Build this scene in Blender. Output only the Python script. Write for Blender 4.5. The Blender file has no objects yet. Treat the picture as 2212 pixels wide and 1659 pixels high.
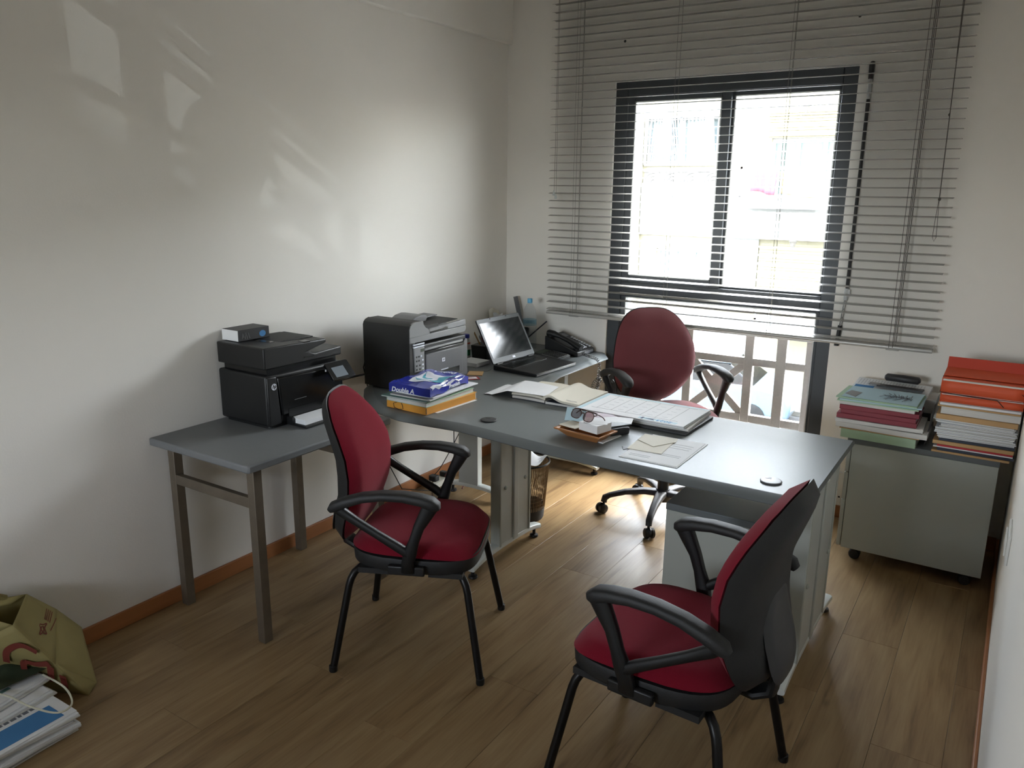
import bpy, math, random
from mathutils import Vector, Matrix
random.seed(7)
PI = math.pi
scn = bpy.context.scene
COL = scn.collection
# ------------------------------------------------------------------ camera, world, sun, exposure
YW = 4.257          # inner face of the window wall
XR = 2.872          # right wall
def setup():
    cam = bpy.data.cameras.new('camera'); co = bpy.data.objects.new('camera', cam); COL.objects.link(co)
    cam.sensor_width = 36.0; cam.lens = 1700.0 / 2212 * 36; cam.clip_start = .01; cam.clip_end = 300
    yaw, pitch, roll = CAM
    cy, sy, cp, sp = math.cos(yaw), math.sin(yaw), math.cos(pitch), math.sin(pitch)
    f = Vector((-sy*cp, cy*cp, -sp)); r0 = Vector((cy, sy, 0)); u0 = r0.cross(f)
    r = math.cos(roll)*r0 + math.sin(roll)*u0; u = -math.sin(roll)*r0 + math.cos(roll)*u0
    m = Matrix((r, u, -f)).transposed().to_4x4(); m.translation = Vector((2.780, 0, 1.685))
    co.matrix_world = m; scn.camera = co
    w = bpy.data.worlds.new('world'); scn.world = w; w.use_nodes = True
    nt = w.node_tree; bg = nt.nodes['Background']
    sky = nt.nodes.new('ShaderNodeTexSky'); sky.sky_type = 'NISHITA'; sky.sun_disc = False
    sky.sun_elevation = math.radians(52); sky.sun_rotation = math.radians(SROT); sky.dust_density = 2.5
    hz = nt.nodes.new('ShaderNodeHueSaturation'); hz.inputs['Saturation'].default_value = .35     # hazy, milky sky
    nt.links.new(sky.outputs[0], hz.inputs['Color']); nt.links.new(hz.outputs[0], bg.inputs[0]); bg.inputs[1].default_value = SKY
    p = bpy.data.lights.new('window_portal', 'AREA'); p.shape = 'RECTANGLE'; p.size = 1.26; p.size_y = 2.15; p.cycles.is_portal = True
    po = bpy.data.objects.new('window_portal', p); COL.objects.link(po); po.location = (1.36, YW+.3, 1.19); po.rotation_euler = (-PI/2, 0, 0)
    p2 = bpy.data.lights.new('rear_fill_portal', 'AREA'); p2.shape = 'RECTANGLE'; p2.size = 1.2; p2.size_y = 1.15; p2.cycles.is_portal = True
    po = bpy.data.objects.new('rear_fill_portal', p2); COL.objects.link(po); po.location = (1.1, -1.82, 1.625); po.rotation_euler = (PI/2, 0, 0)  # sky portal for the added rear fill window
    # sunlight thrown back up into the room by the windscreen of a car parked in the street
    g = bpy.data.lights.new('windscreen_reflection', 'SPOT'); g.energy = GLINT; g.shadow_soft_size = .006; g.spot_size = .20; g.spot_blend = .5
    g.color = (.92, .98, 1.0)
    go = bpy.data.objects.new('windscreen_reflection', g); COL.objects.link(go)
    go.location = (5.85, 10.75, -2.75); go.rotation_euler = (Vector((1.05, YW, 1.35)) - Vector(go.location)).to_track_quat('-Z', 'Y').to_euler()
    v = scn.view_settings; v.view_transform = 'Standard'; v.look = 'None'; v.exposure = EXPO; v.gamma = 1; v.use_curve_mapping = False
    c = scn.cycles; c.use_denoising = True; c.max_bounces = 10; c.diffuse_bounces = 6; c.glossy_bounces = 4; c.transparent_max_bounces = 16
    c.caustics_reflective = False; c.caustics_refractive = False; c.sample_clamp_indirect = 12
CAM = (0.57007, 0.24202, 0.01030)
SKY, SUN, EXPO, GLINT = 2.2, .0, 1.58, 240.0
SROT = 20
setup()

# ------------------------------------------------------------------ materials
def S(r, g=None, b=None):
    if g is None: g = b = r
    return tuple(((c/255)/12.92 if c/255 <= .04045 else ((c/255+.055)/1.055)**2.4) for c in (r, g, b)) + (1,)
MATS = {}
def mat(name, col, rough=.6, metal=0, spec=.5, noise=0, nscale=30, bump=0, bscale=200, coat=0, trans=0, emit=0, sheen=0, vary=0, stretch=None):
    m = bpy.data.materials.new(name); m.use_nodes = True; nt = m.node_tree; b = nt.nodes['Principled BSDF']
    b.inputs['Base Color'].default_value = col; b.inputs['Roughness'].default_value = rough; b.inputs['Metallic'].default_value = metal
    b.inputs['Specular IOR Level'].default_value = spec; b.inputs['Coat Weight'].default_value = coat
    b.inputs['Sheen Weight'].default_value = sheen; b.inputs['Transmission Weight'].default_value = trans
    if emit: b.inputs['Emission Color'].default_value = col; b.inputs['Emission Strength'].default_value = emit
    tc = nt.nodes.new('ShaderNodeTexCoord'); src = tc.outputs['Object']
    if stretch:
        mp = nt.nodes.new('ShaderNodeMapping'); mp.inputs['Scale'].default_value = stretch; nt.links.new(src, mp.inputs[0]); src = mp.outputs[0]
    if noise:
        n = nt.nodes.new('ShaderNodeTexNoise'); n.inputs['Scale'].default_value = nscale; n.inputs['Detail'].default_value = 6
        nt.links.new(src, n.inputs['Vector'])
        mx = nt.nodes.new('ShaderNodeMix'); mx.data_type = 'RGBA'
        mx.inputs['A'].default_value = tuple(c*(1-noise) for c in col[:3])+(1,); mx.inputs['B'].default_value = tuple(min(1, c*(1+noise)) for c in col[:3])+(1,)
        nt.links.new(n.outputs['Fac'], mx.inputs['Factor']); out = mx.outputs['Result']
        if vary:
            oi = nt.nodes.new('ShaderNodeObjectInfo'); hs = nt.nodes.new('ShaderNodeHueSaturation')
            mr = nt.nodes.new('ShaderNodeMapRange'); mr.inputs[3].default_value = 1-vary; mr.inputs[4].default_value = 1+vary
            nt.links.new(oi.outputs['Random'], mr.inputs[0]); nt.links.new(mr.outputs[0], hs.inputs['Value']); nt.links.new(out, hs.inputs['Color']); out = hs.outputs[0]
        nt.links.new(out, b.inputs['Base Color'])
    if bump:
        n = nt.nodes.new('ShaderNodeTexNoise'); n.inputs['Scale'].default_value = bscale; n.inputs['Detail'].default_value = 4
        nt.links.new(src, n.inputs['Vector']); bp = nt.nodes.new('ShaderNodeBump'); bp.inputs['Strength'].default_value = bump; bp.inputs['Distance'].default_value = .002
        nt.links.new(n.outputs['Fac'], bp.inputs['Height']); nt.links.new(bp.outputs[0], b.inputs['Normal'])
    MATS[name] = m; return m
def wood_floor():
    m = mat('oak_laminate', S(168, 138, 104), rough=.36, spec=.45); nt = m.node_tree; b = nt.nodes['Principled BSDF']
    tc = nt.nodes.new('ShaderNodeTexCoord'); oi = nt.nodes.new('ShaderNodeObjectInfo')
    ad = nt.nodes.new('ShaderNodeVectorMath'); ad.operation = 'MULTIPLY_ADD'; cmb = nt.nodes.new('ShaderNodeCombineXYZ')
    for k in range(3): nt.links.new(oi.outputs['Random'], cmb.inputs[k])
    ad.inputs[1].default_value = (37, 23, 11); nt.links.new(cmb.outputs[0], ad.inputs[0]); nt.links.new(tc.outputs['Object'], ad.inputs[2])
    mp = nt.nodes.new('ShaderNodeMapping'); mp.inputs['Scale'].default_value = (9, 1.0, 1); nt.links.new(ad.outputs[0], mp.inputs[0])
    n1 = nt.nodes.new('ShaderNodeTexNoise'); n1.inputs['Scale'].default_value = 2.2; n1.inputs['Detail'].default_value = 9; n1.inputs['Distortion'].default_value = .6; nt.links.new(mp.outputs[0], n1.inputs['Vector'])
    mp2 = nt.nodes.new('ShaderNodeMapping'); mp2.inputs['Scale'].default_value = (60, 3, 1); nt.links.new(ad.outputs[0], mp2.inputs[0])
    n2 = nt.nodes.new('ShaderNodeTexNoise'); n2.inputs['Scale'].default_value = 2; n2.inputs['Detail'].default_value = 5; nt.links.new(mp2.outputs[0], n2.inputs['Vector'])
    mx = nt.nodes.new('ShaderNodeMath'); mx.operation = 'MULTIPLY_ADD'; mx.inputs[1].default_value = .35; nt.links.new(n2.outputs['Fac'], mx.inputs[0]); nt.links.new(n1.outputs['Fac'], mx.inputs[2])
    cr = nt.nodes.new('ShaderNodeValToRGB'); e = cr.color_ramp.elements
    e[0].position = .42; e[0].color = S(110, 86, 58); e[1].position = .95; e[1].color = S(160, 136, 100)
    q = e.new(.6); q.color = S(138, 112, 78)
    nt.links.new(mx.outputs[0], cr.inputs[0])
    # knots
    v = nt.nodes.new('ShaderNodeTexVoronoi'); v.inputs['Scale'].default_value = 2.6; mp3 = nt.nodes.new('ShaderNodeMapping'); mp3.inputs['Scale'].default_value = (1.7, .8, 1)
    nt.links.new(ad.outputs[0], mp3.inputs[0]); nt.links.new(mp3.outputs[0], v.inputs['Vector'])
    kr = nt.nodes.new('ShaderNodeMapRange'); kr.inputs[1].default_value = 0; kr.inputs[2].default_value = .07; kr.inputs[3].default_value = .55; kr.inputs[4].default_value = 1; nt.links.new(v.outputs['Distance'], kr.inputs[0])
    mr = nt.nodes.new('ShaderNodeMapRange'); mr.inputs[3].default_value = .92; mr.inputs[4].default_value = 1.06; nt.links.new(oi.outputs['Random'], mr.inputs[0])
    ml = nt.nodes.new('ShaderNodeMath'); ml.operation = 'MULTIPLY'; nt.links.new(kr.outputs[0], ml.inputs[0]); nt.links.new(mr.outputs[0], ml.inputs[1])
    hs = nt.nodes.new('ShaderNodeHueSaturation'); nt.links.new(cr.outputs[0], hs.inputs['Color']); nt.links.new(ml.outputs[0], hs.inputs['Value'])
    nt.links.new(hs.outputs[0], b.inputs['Base Color'])
    bp = nt.nodes.new('ShaderNodeBump'); bp.inputs['Strength'].default_value = .12; bp.inputs['Distance'].default_value = .001; nt.links.new(n2.outputs['Fac'], bp.inputs['Height']); nt.links.new(bp.outputs[0], b.inputs['Normal'])
    return m
def glass(name, tint=(.94, .96, .96, 1), refl=1.0):
    m = bpy.data.materials.new(name); m.use_nodes = True; nt = m.node_tree; nt.nodes.clear()
    o = nt.nodes.new('ShaderNodeOutputMaterial'); t = nt.nodes.new('ShaderNodeBsdfTransparent'); t.inputs[0].default_value = tint
    g = nt.nodes.new('ShaderNodeBsdfGlossy'); g.inputs['Roughness'].default_value = .02; f = nt.nodes.new('ShaderNodeLayerWeight'); f.inputs[0].default_value = .5
    pw = nt.nodes.new('ShaderNodeMath'); pw.operation = 'POWER'; pw.inputs[1].default_value = 4.5; nt.links.new(f.outputs['Facing'], pw.inputs[0])
    ma = nt.nodes.new('ShaderNodeMath'); ma.operation = 'MULTIPLY_ADD'; ma.inputs[1].default_value = .8; ma.inputs[2].default_value = .04; nt.links.new(pw.outputs[0], ma.inputs[0])
    mx = nt.nodes.new('ShaderNodeMixShader'); nt.links.new(ma.outputs[0], mx.inputs[0]); nt.links.new(t.outputs[0], mx.inputs[1]); nt.links.new(g.outputs[0], mx.inputs[2]); nt.links.new(mx.outputs[0], o.inputs[0])
    MATS[name] = m; return m
WALL = mat('white_wall_paint', S(234, 231, 225), .85, spec=.25, noise=.02, nscale=3, bump=.15, bscale=140)
OAK = wood_floor()
SKIRT = mat('skirting_wood', S(160, 104, 62), .5, noise=.25, nscale=5, stretch=(1, .2, 6))
DESK = mat('grey_desk_laminate', S(108, 113, 114), .42, spec=.38, noise=.05, nscale=90, bump=.05, bscale=500)
EDGE = mat('grey_desk_edge', S(98, 104, 106), .34, spec=.5)
TBL = mat('grey_table_laminate', S(112, 114, 115), .5, noise=.06, nscale=60)
TLEG = mat('brown_grey_steel', S(108, 98, 84), .5, metal=.3, noise=.2, nscale=25)
LGREY = mat('light_grey_metal', S(176, 180, 176), .4, metal=.0, noise=.03, nscale=30)
LGREY2 = mat('pale_grey_panel', S(163, 167, 160), .5, noise=.02, nscale=20)
WMETAL = mat('white_foot_metal', S(205, 210, 206), .3)
BLK = mat('black_plastic', S(17, 18, 19), .45, bump=.15, bscale=500)
BLK2 = mat('matt_black_plastic', S(26, 26, 26), .6, bump=.3, bscale=400)
GLOSSB = mat('gloss_black_plastic', S(14, 15, 16), .22)
DGREY = mat('dark_grey_plastic', S(44, 44, 46), .5, bump=.1, bscale=300)
MGREY = mat('silver_grey_plastic', S(128, 129, 130), .42, noise=.05, nscale=200)
MGREY2 = mat('graphite_plastic', S(98, 99, 102), .4, noise=.05, nscale=200)
RED = mat('burgundy_fabric', S(118, 18, 36), .95, spec=.1, noise=.1, nscale=300, bump=.5, bscale=700, sheen=.08)
RED2 = mat('faded_burgundy_fabric', S(114, 60, 64), .95, spec=.15, noise=.1, nscale=300, bump=.5, bscale=700, sheen=.2)
STEEL = mat('black_steel', S(18, 17, 16), .38, metal=.4)
CHROME = mat('chrome', S(190, 190, 190), .18, metal=1)
ALU = mat('anthracite_aluminium', S(62, 66, 70), .45, metal=.2, noise=.05, nscale=60)
ALUL = mat('light_aluminium_trim', S(190, 192, 192), .4)
SLAT = mat('blind_slat', S(170, 168, 163), .25, metal=.0, spec=.9)
CORD = mat('blind_cord', S(120, 118, 112), .8)
CORD2 = mat('dark_cord', S(92, 86, 82), .8)
PAPER = mat('white_paper', S(226, 228, 230), .8, noise=.02, nscale=8)
PAPERC = mat('cream_paper', S(212, 208, 194), .8, noise=.03, nscale=12)
PAPERE = mat('page_edges', S(205, 204, 200), .85, noise=.22, nscale=160, stretch=(.05, .05, 3))
INK = mat('grey_ink', S(110, 114, 122), .8)
INKB = mat('blue_ink', S(62, 122, 176), .7)
INKD = mat('navy_ink', S(40, 56, 92), .7)
LBLUE = mat('pale_blue_card', S(176, 204, 214), .6)
BLUE = mat('blue_wrap', S(30, 42, 142), .25, spec=.6, noise=.3, nscale=6)
TEAL = mat('teal_print', S(60, 160, 182), .25)
WPRINT = mat('white_print', S(222, 226, 235), .3)
YELF = mat('yellow_card_folder', S(214, 150, 58), .55, noise=.08, nscale=20)
GREENF = mat('pale_green_card', S(168, 196, 168), .7, noise=.05, nscale=20)
TEALF = mat('teal_card', S(104, 140, 134), .6)
MAROON = mat('maroon_card', S(128, 42, 54), .5)
BROWN = mat('buff_card', S(186, 150, 104), .7, noise=.1, nscale=20)
ORANGE = mat('orange_card', S(204, 82, 44), .6, noise=.1, nscale=10)
ORANGED = mat('dark_orange_card', S(182, 62, 42), .6)
NAVYF = mat('dark_blue_card', S(46, 52, 66), .5)
REDC = mat('red_card', S(176, 38, 48), .5)
WOODT = mat('varnished_tray_wood', S(170, 116, 70), .45, noise=.15, nscale=12, stretch=(1, 6, 6))
WICK = mat('brown_woven_mesh', S(158, 134, 104), .6)
BAGP = mat('khaki_bag_paper', S(150, 138, 88), .75, noise=.08, nscale=14, bump=.2, bscale=20)
BAGR = mat('rust_print', S(118, 48, 36), .7)
GREENP = mat('dark_green_plastic', S(44, 56, 42), .4)
PLAST = mat('clear_plastic_sleeve', S(200, 206, 206), .2)
CANVAS = mat('white_cord', S(205, 204, 184), .8)
GLASS = glass('window_glass')
PET = glass('clear_bottle_plastic', (.93, .95, .96, 1))
SCREEN = mat('laptop_screen', S(34, 38, 40), .12, spec=.7)
LCD = mat('grey_touch_screen', S(120, 128, 136), .2)
BEZEL = mat('laptop_bezel', S(96, 100, 102), .4)
WATER = mat('sky_blue_plastic', S(100, 176, 214), .4)
COB = mat('cobalt_blue_plastic', S(48, 56, 150), .4)
SOCK = mat('white_socket_plastic', S(220, 220, 216), .4)
FAC = mat('cream_render', S(153, 147, 126), .9, noise=.03, nscale=2)
FACW = mat('white_render', S(164, 164, 161), .9)
FACG = mat('grey_render', S(150, 146, 142), .9)
FGLS = mat('blue_grey_glass', S(140, 150, 150), .3)
FWHT = mat('white_painted_iron', S(184, 184, 184), .5)
SHUT = mat('cream_shutter', S(173, 164, 134), .7)
CURT = mat('pale_green_curtain', S(114, 126, 119), .9)
REDT = mat('pink_red_cloth', S(176, 96, 108), .9)
YELT = mat('yellow_quilt', S(178, 160, 122), .9, noise=.2, nscale=3)
ASPH = mat('asphalt', S(90, 90, 90), .9, noise=.1, nscale=2)
PAVE = mat('concrete_pavement', S(142, 139, 131), .9, noise=.05, nscale=3)
RAIL = mat('dusty_grey_railing', S(196, 188, 184), .7, noise=.12, nscale=90)
CARB = mat('blue_car_paint', S(104, 122, 134), .25, coat=.5)
CARG = mat('grey_car_paint', S(120, 124, 130), .25, coat=.5)
IRON = mat('dark_lantern_iron', S(110, 105, 98), .6)

# ------------------------------------------------------------------ mesh builder
class M:
    def __init__(s): s.v = []; s.f = []; s.mi = []
    def add(s, vs, fs, T=None, mi=0):
        o = len(s.v)
        s.v += [tuple(T @ Vector(p)) if T is not None else tuple(p) for p in vs]
        s.f += [tuple(i+o for i in f) for f in fs]; s.mi += [mi]*len(fs); return s
    def box(s, x0, x1, y0, y1, z0, z1, T=None, mi=0):
        vs = [(x, y, z) for z in (z0, z1) for y in (y0, y1) for x in (x0, x1)]
        return s.add(vs, [(0,2,3,1), (4,5,7,6), (0,1,5,4), (2,6,7,3), (0,4,6,2), (1,3,7,5)], T, mi)
    def hull8(s, b, t, T=None, mi=0):   # bottom quad, top quad (ccw from above)
        return s.add(list(b)+list(t), [(3,2,1,0), (4,5,6,7), (0,1,5,4), (1,2,6,5), (2,3,7,6), (3,0,4,7)], T, mi)
    def prism(s, poly, z0, z1, T=None, mi=0):
        n = len(poly); vs = [(x, y, z0) for x, y in poly]+[(x, y, z1) for x, y in poly]
        return s.add(vs, [tuple(range(n-1, -1, -1)), tuple(range(n, 2*n))]+[(i, (i+1) % n, (i+1) % n+n, i+n) for i in range(n)], T, mi)
    def rings(s, rs, close=True, cap0=True, cap1=True, T=None, mi=0):
        n = len(rs[0]); vs = [p for r in rs for p in r]; fs = []
        for k in range(len(rs)-1):
            for i in range(n if close else n-1):
                j = (i+1) % n; fs.append((k*n+i, k*n+j, (k+1)*n+j, (k+1)*n+i))
        if cap0: fs.append(tuple(range(n-1, -1, -1)))
        if cap1: fs.append(tuple((len(rs)-1)*n+i for i in range(n)))
        return s.add(vs, fs, T, mi)
    def lathe(s, prof, n=24, c=(0, 0, 0), T=None, cap=True, mi=0):
        rs = [[(c[0]+r*math.cos(2*PI*i/n), c[1]+r*math.sin(2*PI*i/n), c[2]+z) for i in range(n)] for r, z in prof]
        return s.rings(rs, True, cap, cap, T, mi)
    def cyl(s, p0, p1, r0, r1=None, n=14, T=None, mi=0):
        return s.tube([p0, p1], [r0, r1 if r1 is not None else r0], n, T=T, mi=mi)
    def tube(s, path, r, n=8, T=None, closed=False, mi=0):
        P = [Vector(p) for p in path]; R = r if isinstance(r, (list, tuple)) else [r]*len(P); rs = []; up = None
        for i, p in enumerate(P):
            if closed: t = P[(i+1) % len(P)]-P[i-1]
            else: t = P[min(i+1, len(P)-1)]-P[max(i-1, 0)]
            t.normalize()
            if up is None:
                a = Vector((0, 0, 1)) if abs(t.z) < .9 else Vector((1, 0, 0)); up = (a-t*a.dot(t)).normalized()
            else:
                q = up-t*up.dot(t)
                up = q.normalized() if q.length > 1e-6 else up
            b = t.cross(up)
            rs.append([tuple(p+R[i]*(math.cos(2*PI*k/n)*up+math.sin(2*PI*k/n)*b)) for k in range(n)])
        if closed: rs.append(rs[0]); return s.rings(rs, True, False, False, T, mi)
        return s.rings(rs, True, True, True, T, mi)
    def sweep(s, path, secs, side, n=12, pw=3.0, T=None, cap=True):
        P = [Vector(p) for p in path]; sd = Vector(side).normalized(); rs = []
        for i, p in enumerate(P):
            t = (P[min(i+1, len(P)-1)]-P[max(i-1, 0)]).normalized(); u = sd.cross(t).normalized(); w, h = secs[i]; ring = []
            for k in range(n):
                a = 2*PI*k/n; c, d = math.cos(a), math.sin(a)
                ring.append(tuple(p+sd*(w/2*math.copysign(abs(c)**(2/pw), c))+u*(h/2*math.copysign(abs(d)**(2/pw), d))))
            rs.append(ring)
        return s.rings(rs, True, cap, cap, T)
    def pillow(s, outline, tf, tb, fn, rings=7, pw=2.6):
        n = len(outline); cu = sum(p[0] for p in outline)/n; cv = sum(p[1] for p in outline)/n; rs = []
        ks = [k/rings for k in range(rings+1)]
        for sgn, th in ((-1, tb), (1, tf)):
            seq = ks if sgn < 0 else ks[::-1]
            for q in seq:
                if sgn > 0 and q == 1: continue
                sc = max(q, .02)
                w = th*(1-q**pw)**(1/pw)*sgn
                rs.append([fn(cu+(u-cu)*sc, cv+(v-cv)*sc, w) for u, v in outline])
        return s.rings(rs, True, True, True)
    def grid(s, fn, nu, nv, thick=0, T=None, mi=0):
        vs = [fn(i/nu, j/nv) for j in range(nv+1) for i in range(nu+1)]; k = nu+1
        fs = [(j*k+i, j*k+i+1, (j+1)*k+i+1, (j+1)*k+i) for j in range(nv) for i in range(nu)]
        if thick:
            o = len(vs); vs += [(x, y, z-thick) for x, y, z in vs[:o]]
            fs += [tuple(reversed([i+o for i in f])) for f in fs[:]]
            b = [i for i in range(k)]+[j*k+nu for j in range(1, nv+1)]+[nv*k+i for i in range(nu-1, -1, -1)]+[j*k for j in range(nv-1, 0, -1)]
            fs += [(b[(i+1) % len(b)], b[i], b[i]+o, b[(i+1) % len(b)]+o) for i in range(len(b))]
        return s.add(vs, fs, T, mi)
def TR(x=0, y=0, z=0, rz=0, rx=0, ry=0): return Matrix.Translation((x, y, z)) @ Matrix.Rotation(rz, 4, 'Z') @ Matrix.Rotation(rx, 4, 'X') @ Matrix.Rotation(ry, 4, 'Y')
WM = {}
def link(name, mb, m, parent=None, world=True, bevel=0, smooth=True, seg=2, loc=None, rotz=0, ang=40):
    if isinstance(mb, M):
        me = bpy.data.meshes.new(name); vs = mb.v
        if parent is not None: base = WM[parent.name]
        else: base = TR(*(loc or (0, 0, 0)), rotz)
        if world and (parent is not None or loc): inv = base.inverted(); vs = [tuple(inv @ Vector(p)) for p in vs]
        me.from_pydata(vs, [], mb.f)
        ms = m if isinstance(m, list) else [m]
        for x in ms: me.materials.append(x)
        if len(ms) > 1: me.polygons.foreach_set('material_index', mb.mi)
        me.validate(); me.update()
        if smooth: me.shade_smooth(); me.set_sharp_from_angle(angle=math.radians(ang))
    else: me = mb; base = WM[parent.name] if parent is not None else TR(*(loc or (0, 0, 0)), rotz)
    o = bpy.data.objects.new(name, me); COL.objects.link(o)
    if parent is not None: o.parent = parent; WM[o.name] = WM[parent.name]
    else:
        if loc: o.location = loc; o.rotation_euler = (0, 0, rotz)
        WM[o.name] = base
    if bevel:
        b = o.modifiers.new('bevel', 'BEVEL'); b.width = bevel; b.segments = seg; b.limit_method = 'ANGLE'; b.angle_limit = math.radians(35); b.harden_normals = False
    return o
def tag(o, label, cat, group=None):
    o['label'] = label; o['category'] = cat
    if group: o['group'] = group
    return o
def thing(name, label, cat, loc, rotz=0, group=None):
    o = bpy.data.objects.new(name, None); COL.objects.link(o); o.location = loc; o.rotation_euler = (0, 0, rotz); WM[o.name] = TR(*loc, rotz)
    o.empty_display_size = .05
    return tag(o, label, cat, group)
def single(name, label, cat, mb, m, loc, rotz=0, group=None, **k):
    return tag(link(name, mb, m, None, True, loc=loc, rotz=rotz, **k), label, cat, group)
def struct(name, mb, m, parent=None, **k):
    o = link(name, mb, m, parent, **k)
    if parent is None: o['kind'] = 'structure'
    return o
def copy_tree(o, parent=None):
    c = o.copy(); COL.objects.link(c); WM[c.name] = WM[o.name]
    if parent is not None: c.parent = parent
    for ch in [x for x in o.children]: copy_tree(ch, c)
    return c
def text(s, size, T, ext=.0004, bold=0, shear=0):
    cu = bpy.data.curves.new('t', 'FONT'); cu.body = s; cu.size = size; cu.extrude = ext; cu.align_x = 'CENTER'; cu.align_y = 'CENTER'; cu.offset = bold; cu.shear = shear; cu.resolution_u = 3
    o = bpy.data.objects.new('t', cu); COL.objects.link(o); dg = bpy.context.evaluated_depsgraph_get(); me = bpy.data.meshes.new_from_object(o.evaluated_get(dg))
    mb = M(); mb.add([tuple(v.co) for v in me.vertices], [tuple(p.vertices) for p in me.polygons], T)
    bpy.data.objects.remove(o); bpy.data.curves.remove(cu); bpy.data.meshes.remove(me); return mb
def arc(cx, cy, r, a0, a1, n): return [(cx+r*math.cos(math.radians(a0+(a1-a0)*i/n)), cy+r*math.sin(math.radians(a0+(a1-a0)*i/n))) for i in range(n+1)]
def rrect(x0, x1, y0, y1, r, n=4): return arc(x1-r, y1-r, r, 0, 90, n)+arc(x0+r, y1-r, r, 90, 180, n)+arc(x0+r, y0+r, r, 180, 270, n)+arc(x1-r, y0+r, r, 270, 360, n)

# ------------------------------------------------------------------ the setting
CEIL = 2.86
fl = struct('floor', M().box(-.02, XR, -1.6, YW, -.06, -.012), OAK, smooth=False)
PL = 1.3
pmesh = {}
for c in range(-1, 10):
    pass
k = 0
x = 1.185-.2*6
while x < XR:
    off = [0.0, .55, .92, .3, .75, .12, .62, 1.05][k % 8]
    if k == 7: off = (3.35+1.6) % PL
    y = -1.6-PL+off
    while y < YW:
        y0, y1 = max(y, -1.6), min(y+PL, YW); x0, x1 = max(x, 0.0), min(x+.2, XR)
        if y1-y0 > .02 and x1-x0 > .01:
            key = (round(x1-x0, 3), round(y1-y0, 3))
            if key not in pmesh:
                w_, l_ = x1-x0, y1-y0; g = .0004; b = .0007
                mb = M(); mb.hull8([(g, g, -.013), (w_-g, g, -.013), (w_-g, l_-g, -.013), (g, l_-g, -.013)], [(g, g, -b), (w_-g, g, -b), (w_-g, l_-g, -b), (g, l_-g, -b)])
                mb.hull8([(g, g, -b), (w_-g, g, -b), (w_-g, l_-g, -b), (g, l_-g, -b)], [(g+b, g+b, 0), (w_-g-b, g+b, 0), (w_-g-b, l_-g-b, 0), (g+b, l_-g-b, 0)])
                me = bpy.data.meshes.new('plank'); me.from_pydata(mb.v, [], mb.f); me.materials.append(OAK); me.update(); pmesh[key] = me
            o = link('plank', pmesh[key], None, fl); o.location = (x0, y0, 0)
        y += PL
    x += .2; k += 1
WT = .28   # outer wall thickness
WX0, WX1, WZ0, WZ1 = .722, 2.0, .10, 2.275
struct('wall_left', M().box(-.2, 0, -1.6, YW+WT, -.06, CEIL+.1), WALL, smooth=False)
wb = M()
for a in ((0, WX0, -.06, CEIL+.1), (WX1, XR+.2, -.06, CEIL+.1), (WX0, WX1, -.06, WZ0), (WX0, WX1, WZ1, CEIL+.1)): wb.box(a[0], a[1], YW, YW+WT, a[2], a[3])
struct('wall_window', wb, WALL, smooth=False)
struct('wall_right', M().box(XR, XR+.2, -1.6, YW, -.06, CEIL+.1), WALL, smooth=False)
rw = M()      # rear wall behind the camera; window opening added to let in fill light
for a in ((-.2, .5, -.06, CEIL+.1), (1.7, XR+.2, -.06, CEIL+.1), (.5, 1.7, -.06, 1.05), (.5, 1.7, 2.2, CEIL+.1)): rw.box(a[0], a[1], -1.8, -1.6, a[2], a[3])
struct('wall_rear', rw, WALL, smooth=False)
struct('sun_block_slab', M().box(-2, 5, -3.9, -1.801, 2.36, 2.5), FACW, smooth=False)  # unseen slab added to keep sun out of the added rear window
struct('fill_window', M().box(.5, .55, -1.72, -1.66, 1.05, 2.2).box(1.65, 1.7, -1.72, -1.66, 1.05, 2.2).box(.55, 1.65, -1.72, -1.66, 1.05, 1.10).box(.55, 1.65, -1.72, -1.66, 2.15, 2.2), ALU)  # frame of the added rear window, there only for fill light
struct('ceiling', M().box(0, XR, -1.6, YW, CEIL, CEIL+.1), WALL, smooth=False)
struct('trim_1', M().box(0, .035, -1.6, YW, 2.53, CEIL), WALL, bevel=.006)
struct('baseboard_left', M().box(0, .013, -1.6, YW, 0, .066), SKIRT, bevel=.003)
struct('baseboard_window', M().box(.013, WX0, YW-.013, YW, 0, .066).box(WX1, XR-.012, YW-.013, YW, 0, .066), SKIRT, bevel=.003)
struct('baseboard_right', M().box(XR-.012, XR, -1.6, YW-.013, 0, .066), SKIRT, bevel=.003)
struct('trim_2', M().box(WX0+.001, WX1-.001, YW-.02, YW+.03, 0.001, .10), LGREY2, bevel=.004)
# outer face of our own building
ow = M()
for a in ((-7, WX0, -3.4, 8.5), (WX1, 10, -3.4, 8.5), (WX0, WX1, -3.4, WZ0), (WX0, WX1, WZ1, 8.5)): ow.box(a[0], a[1], YW+WT+.001, YW+WT+.06, a[2], a[3])
struct('wall_outside', ow, FACW, smooth=False)

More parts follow.
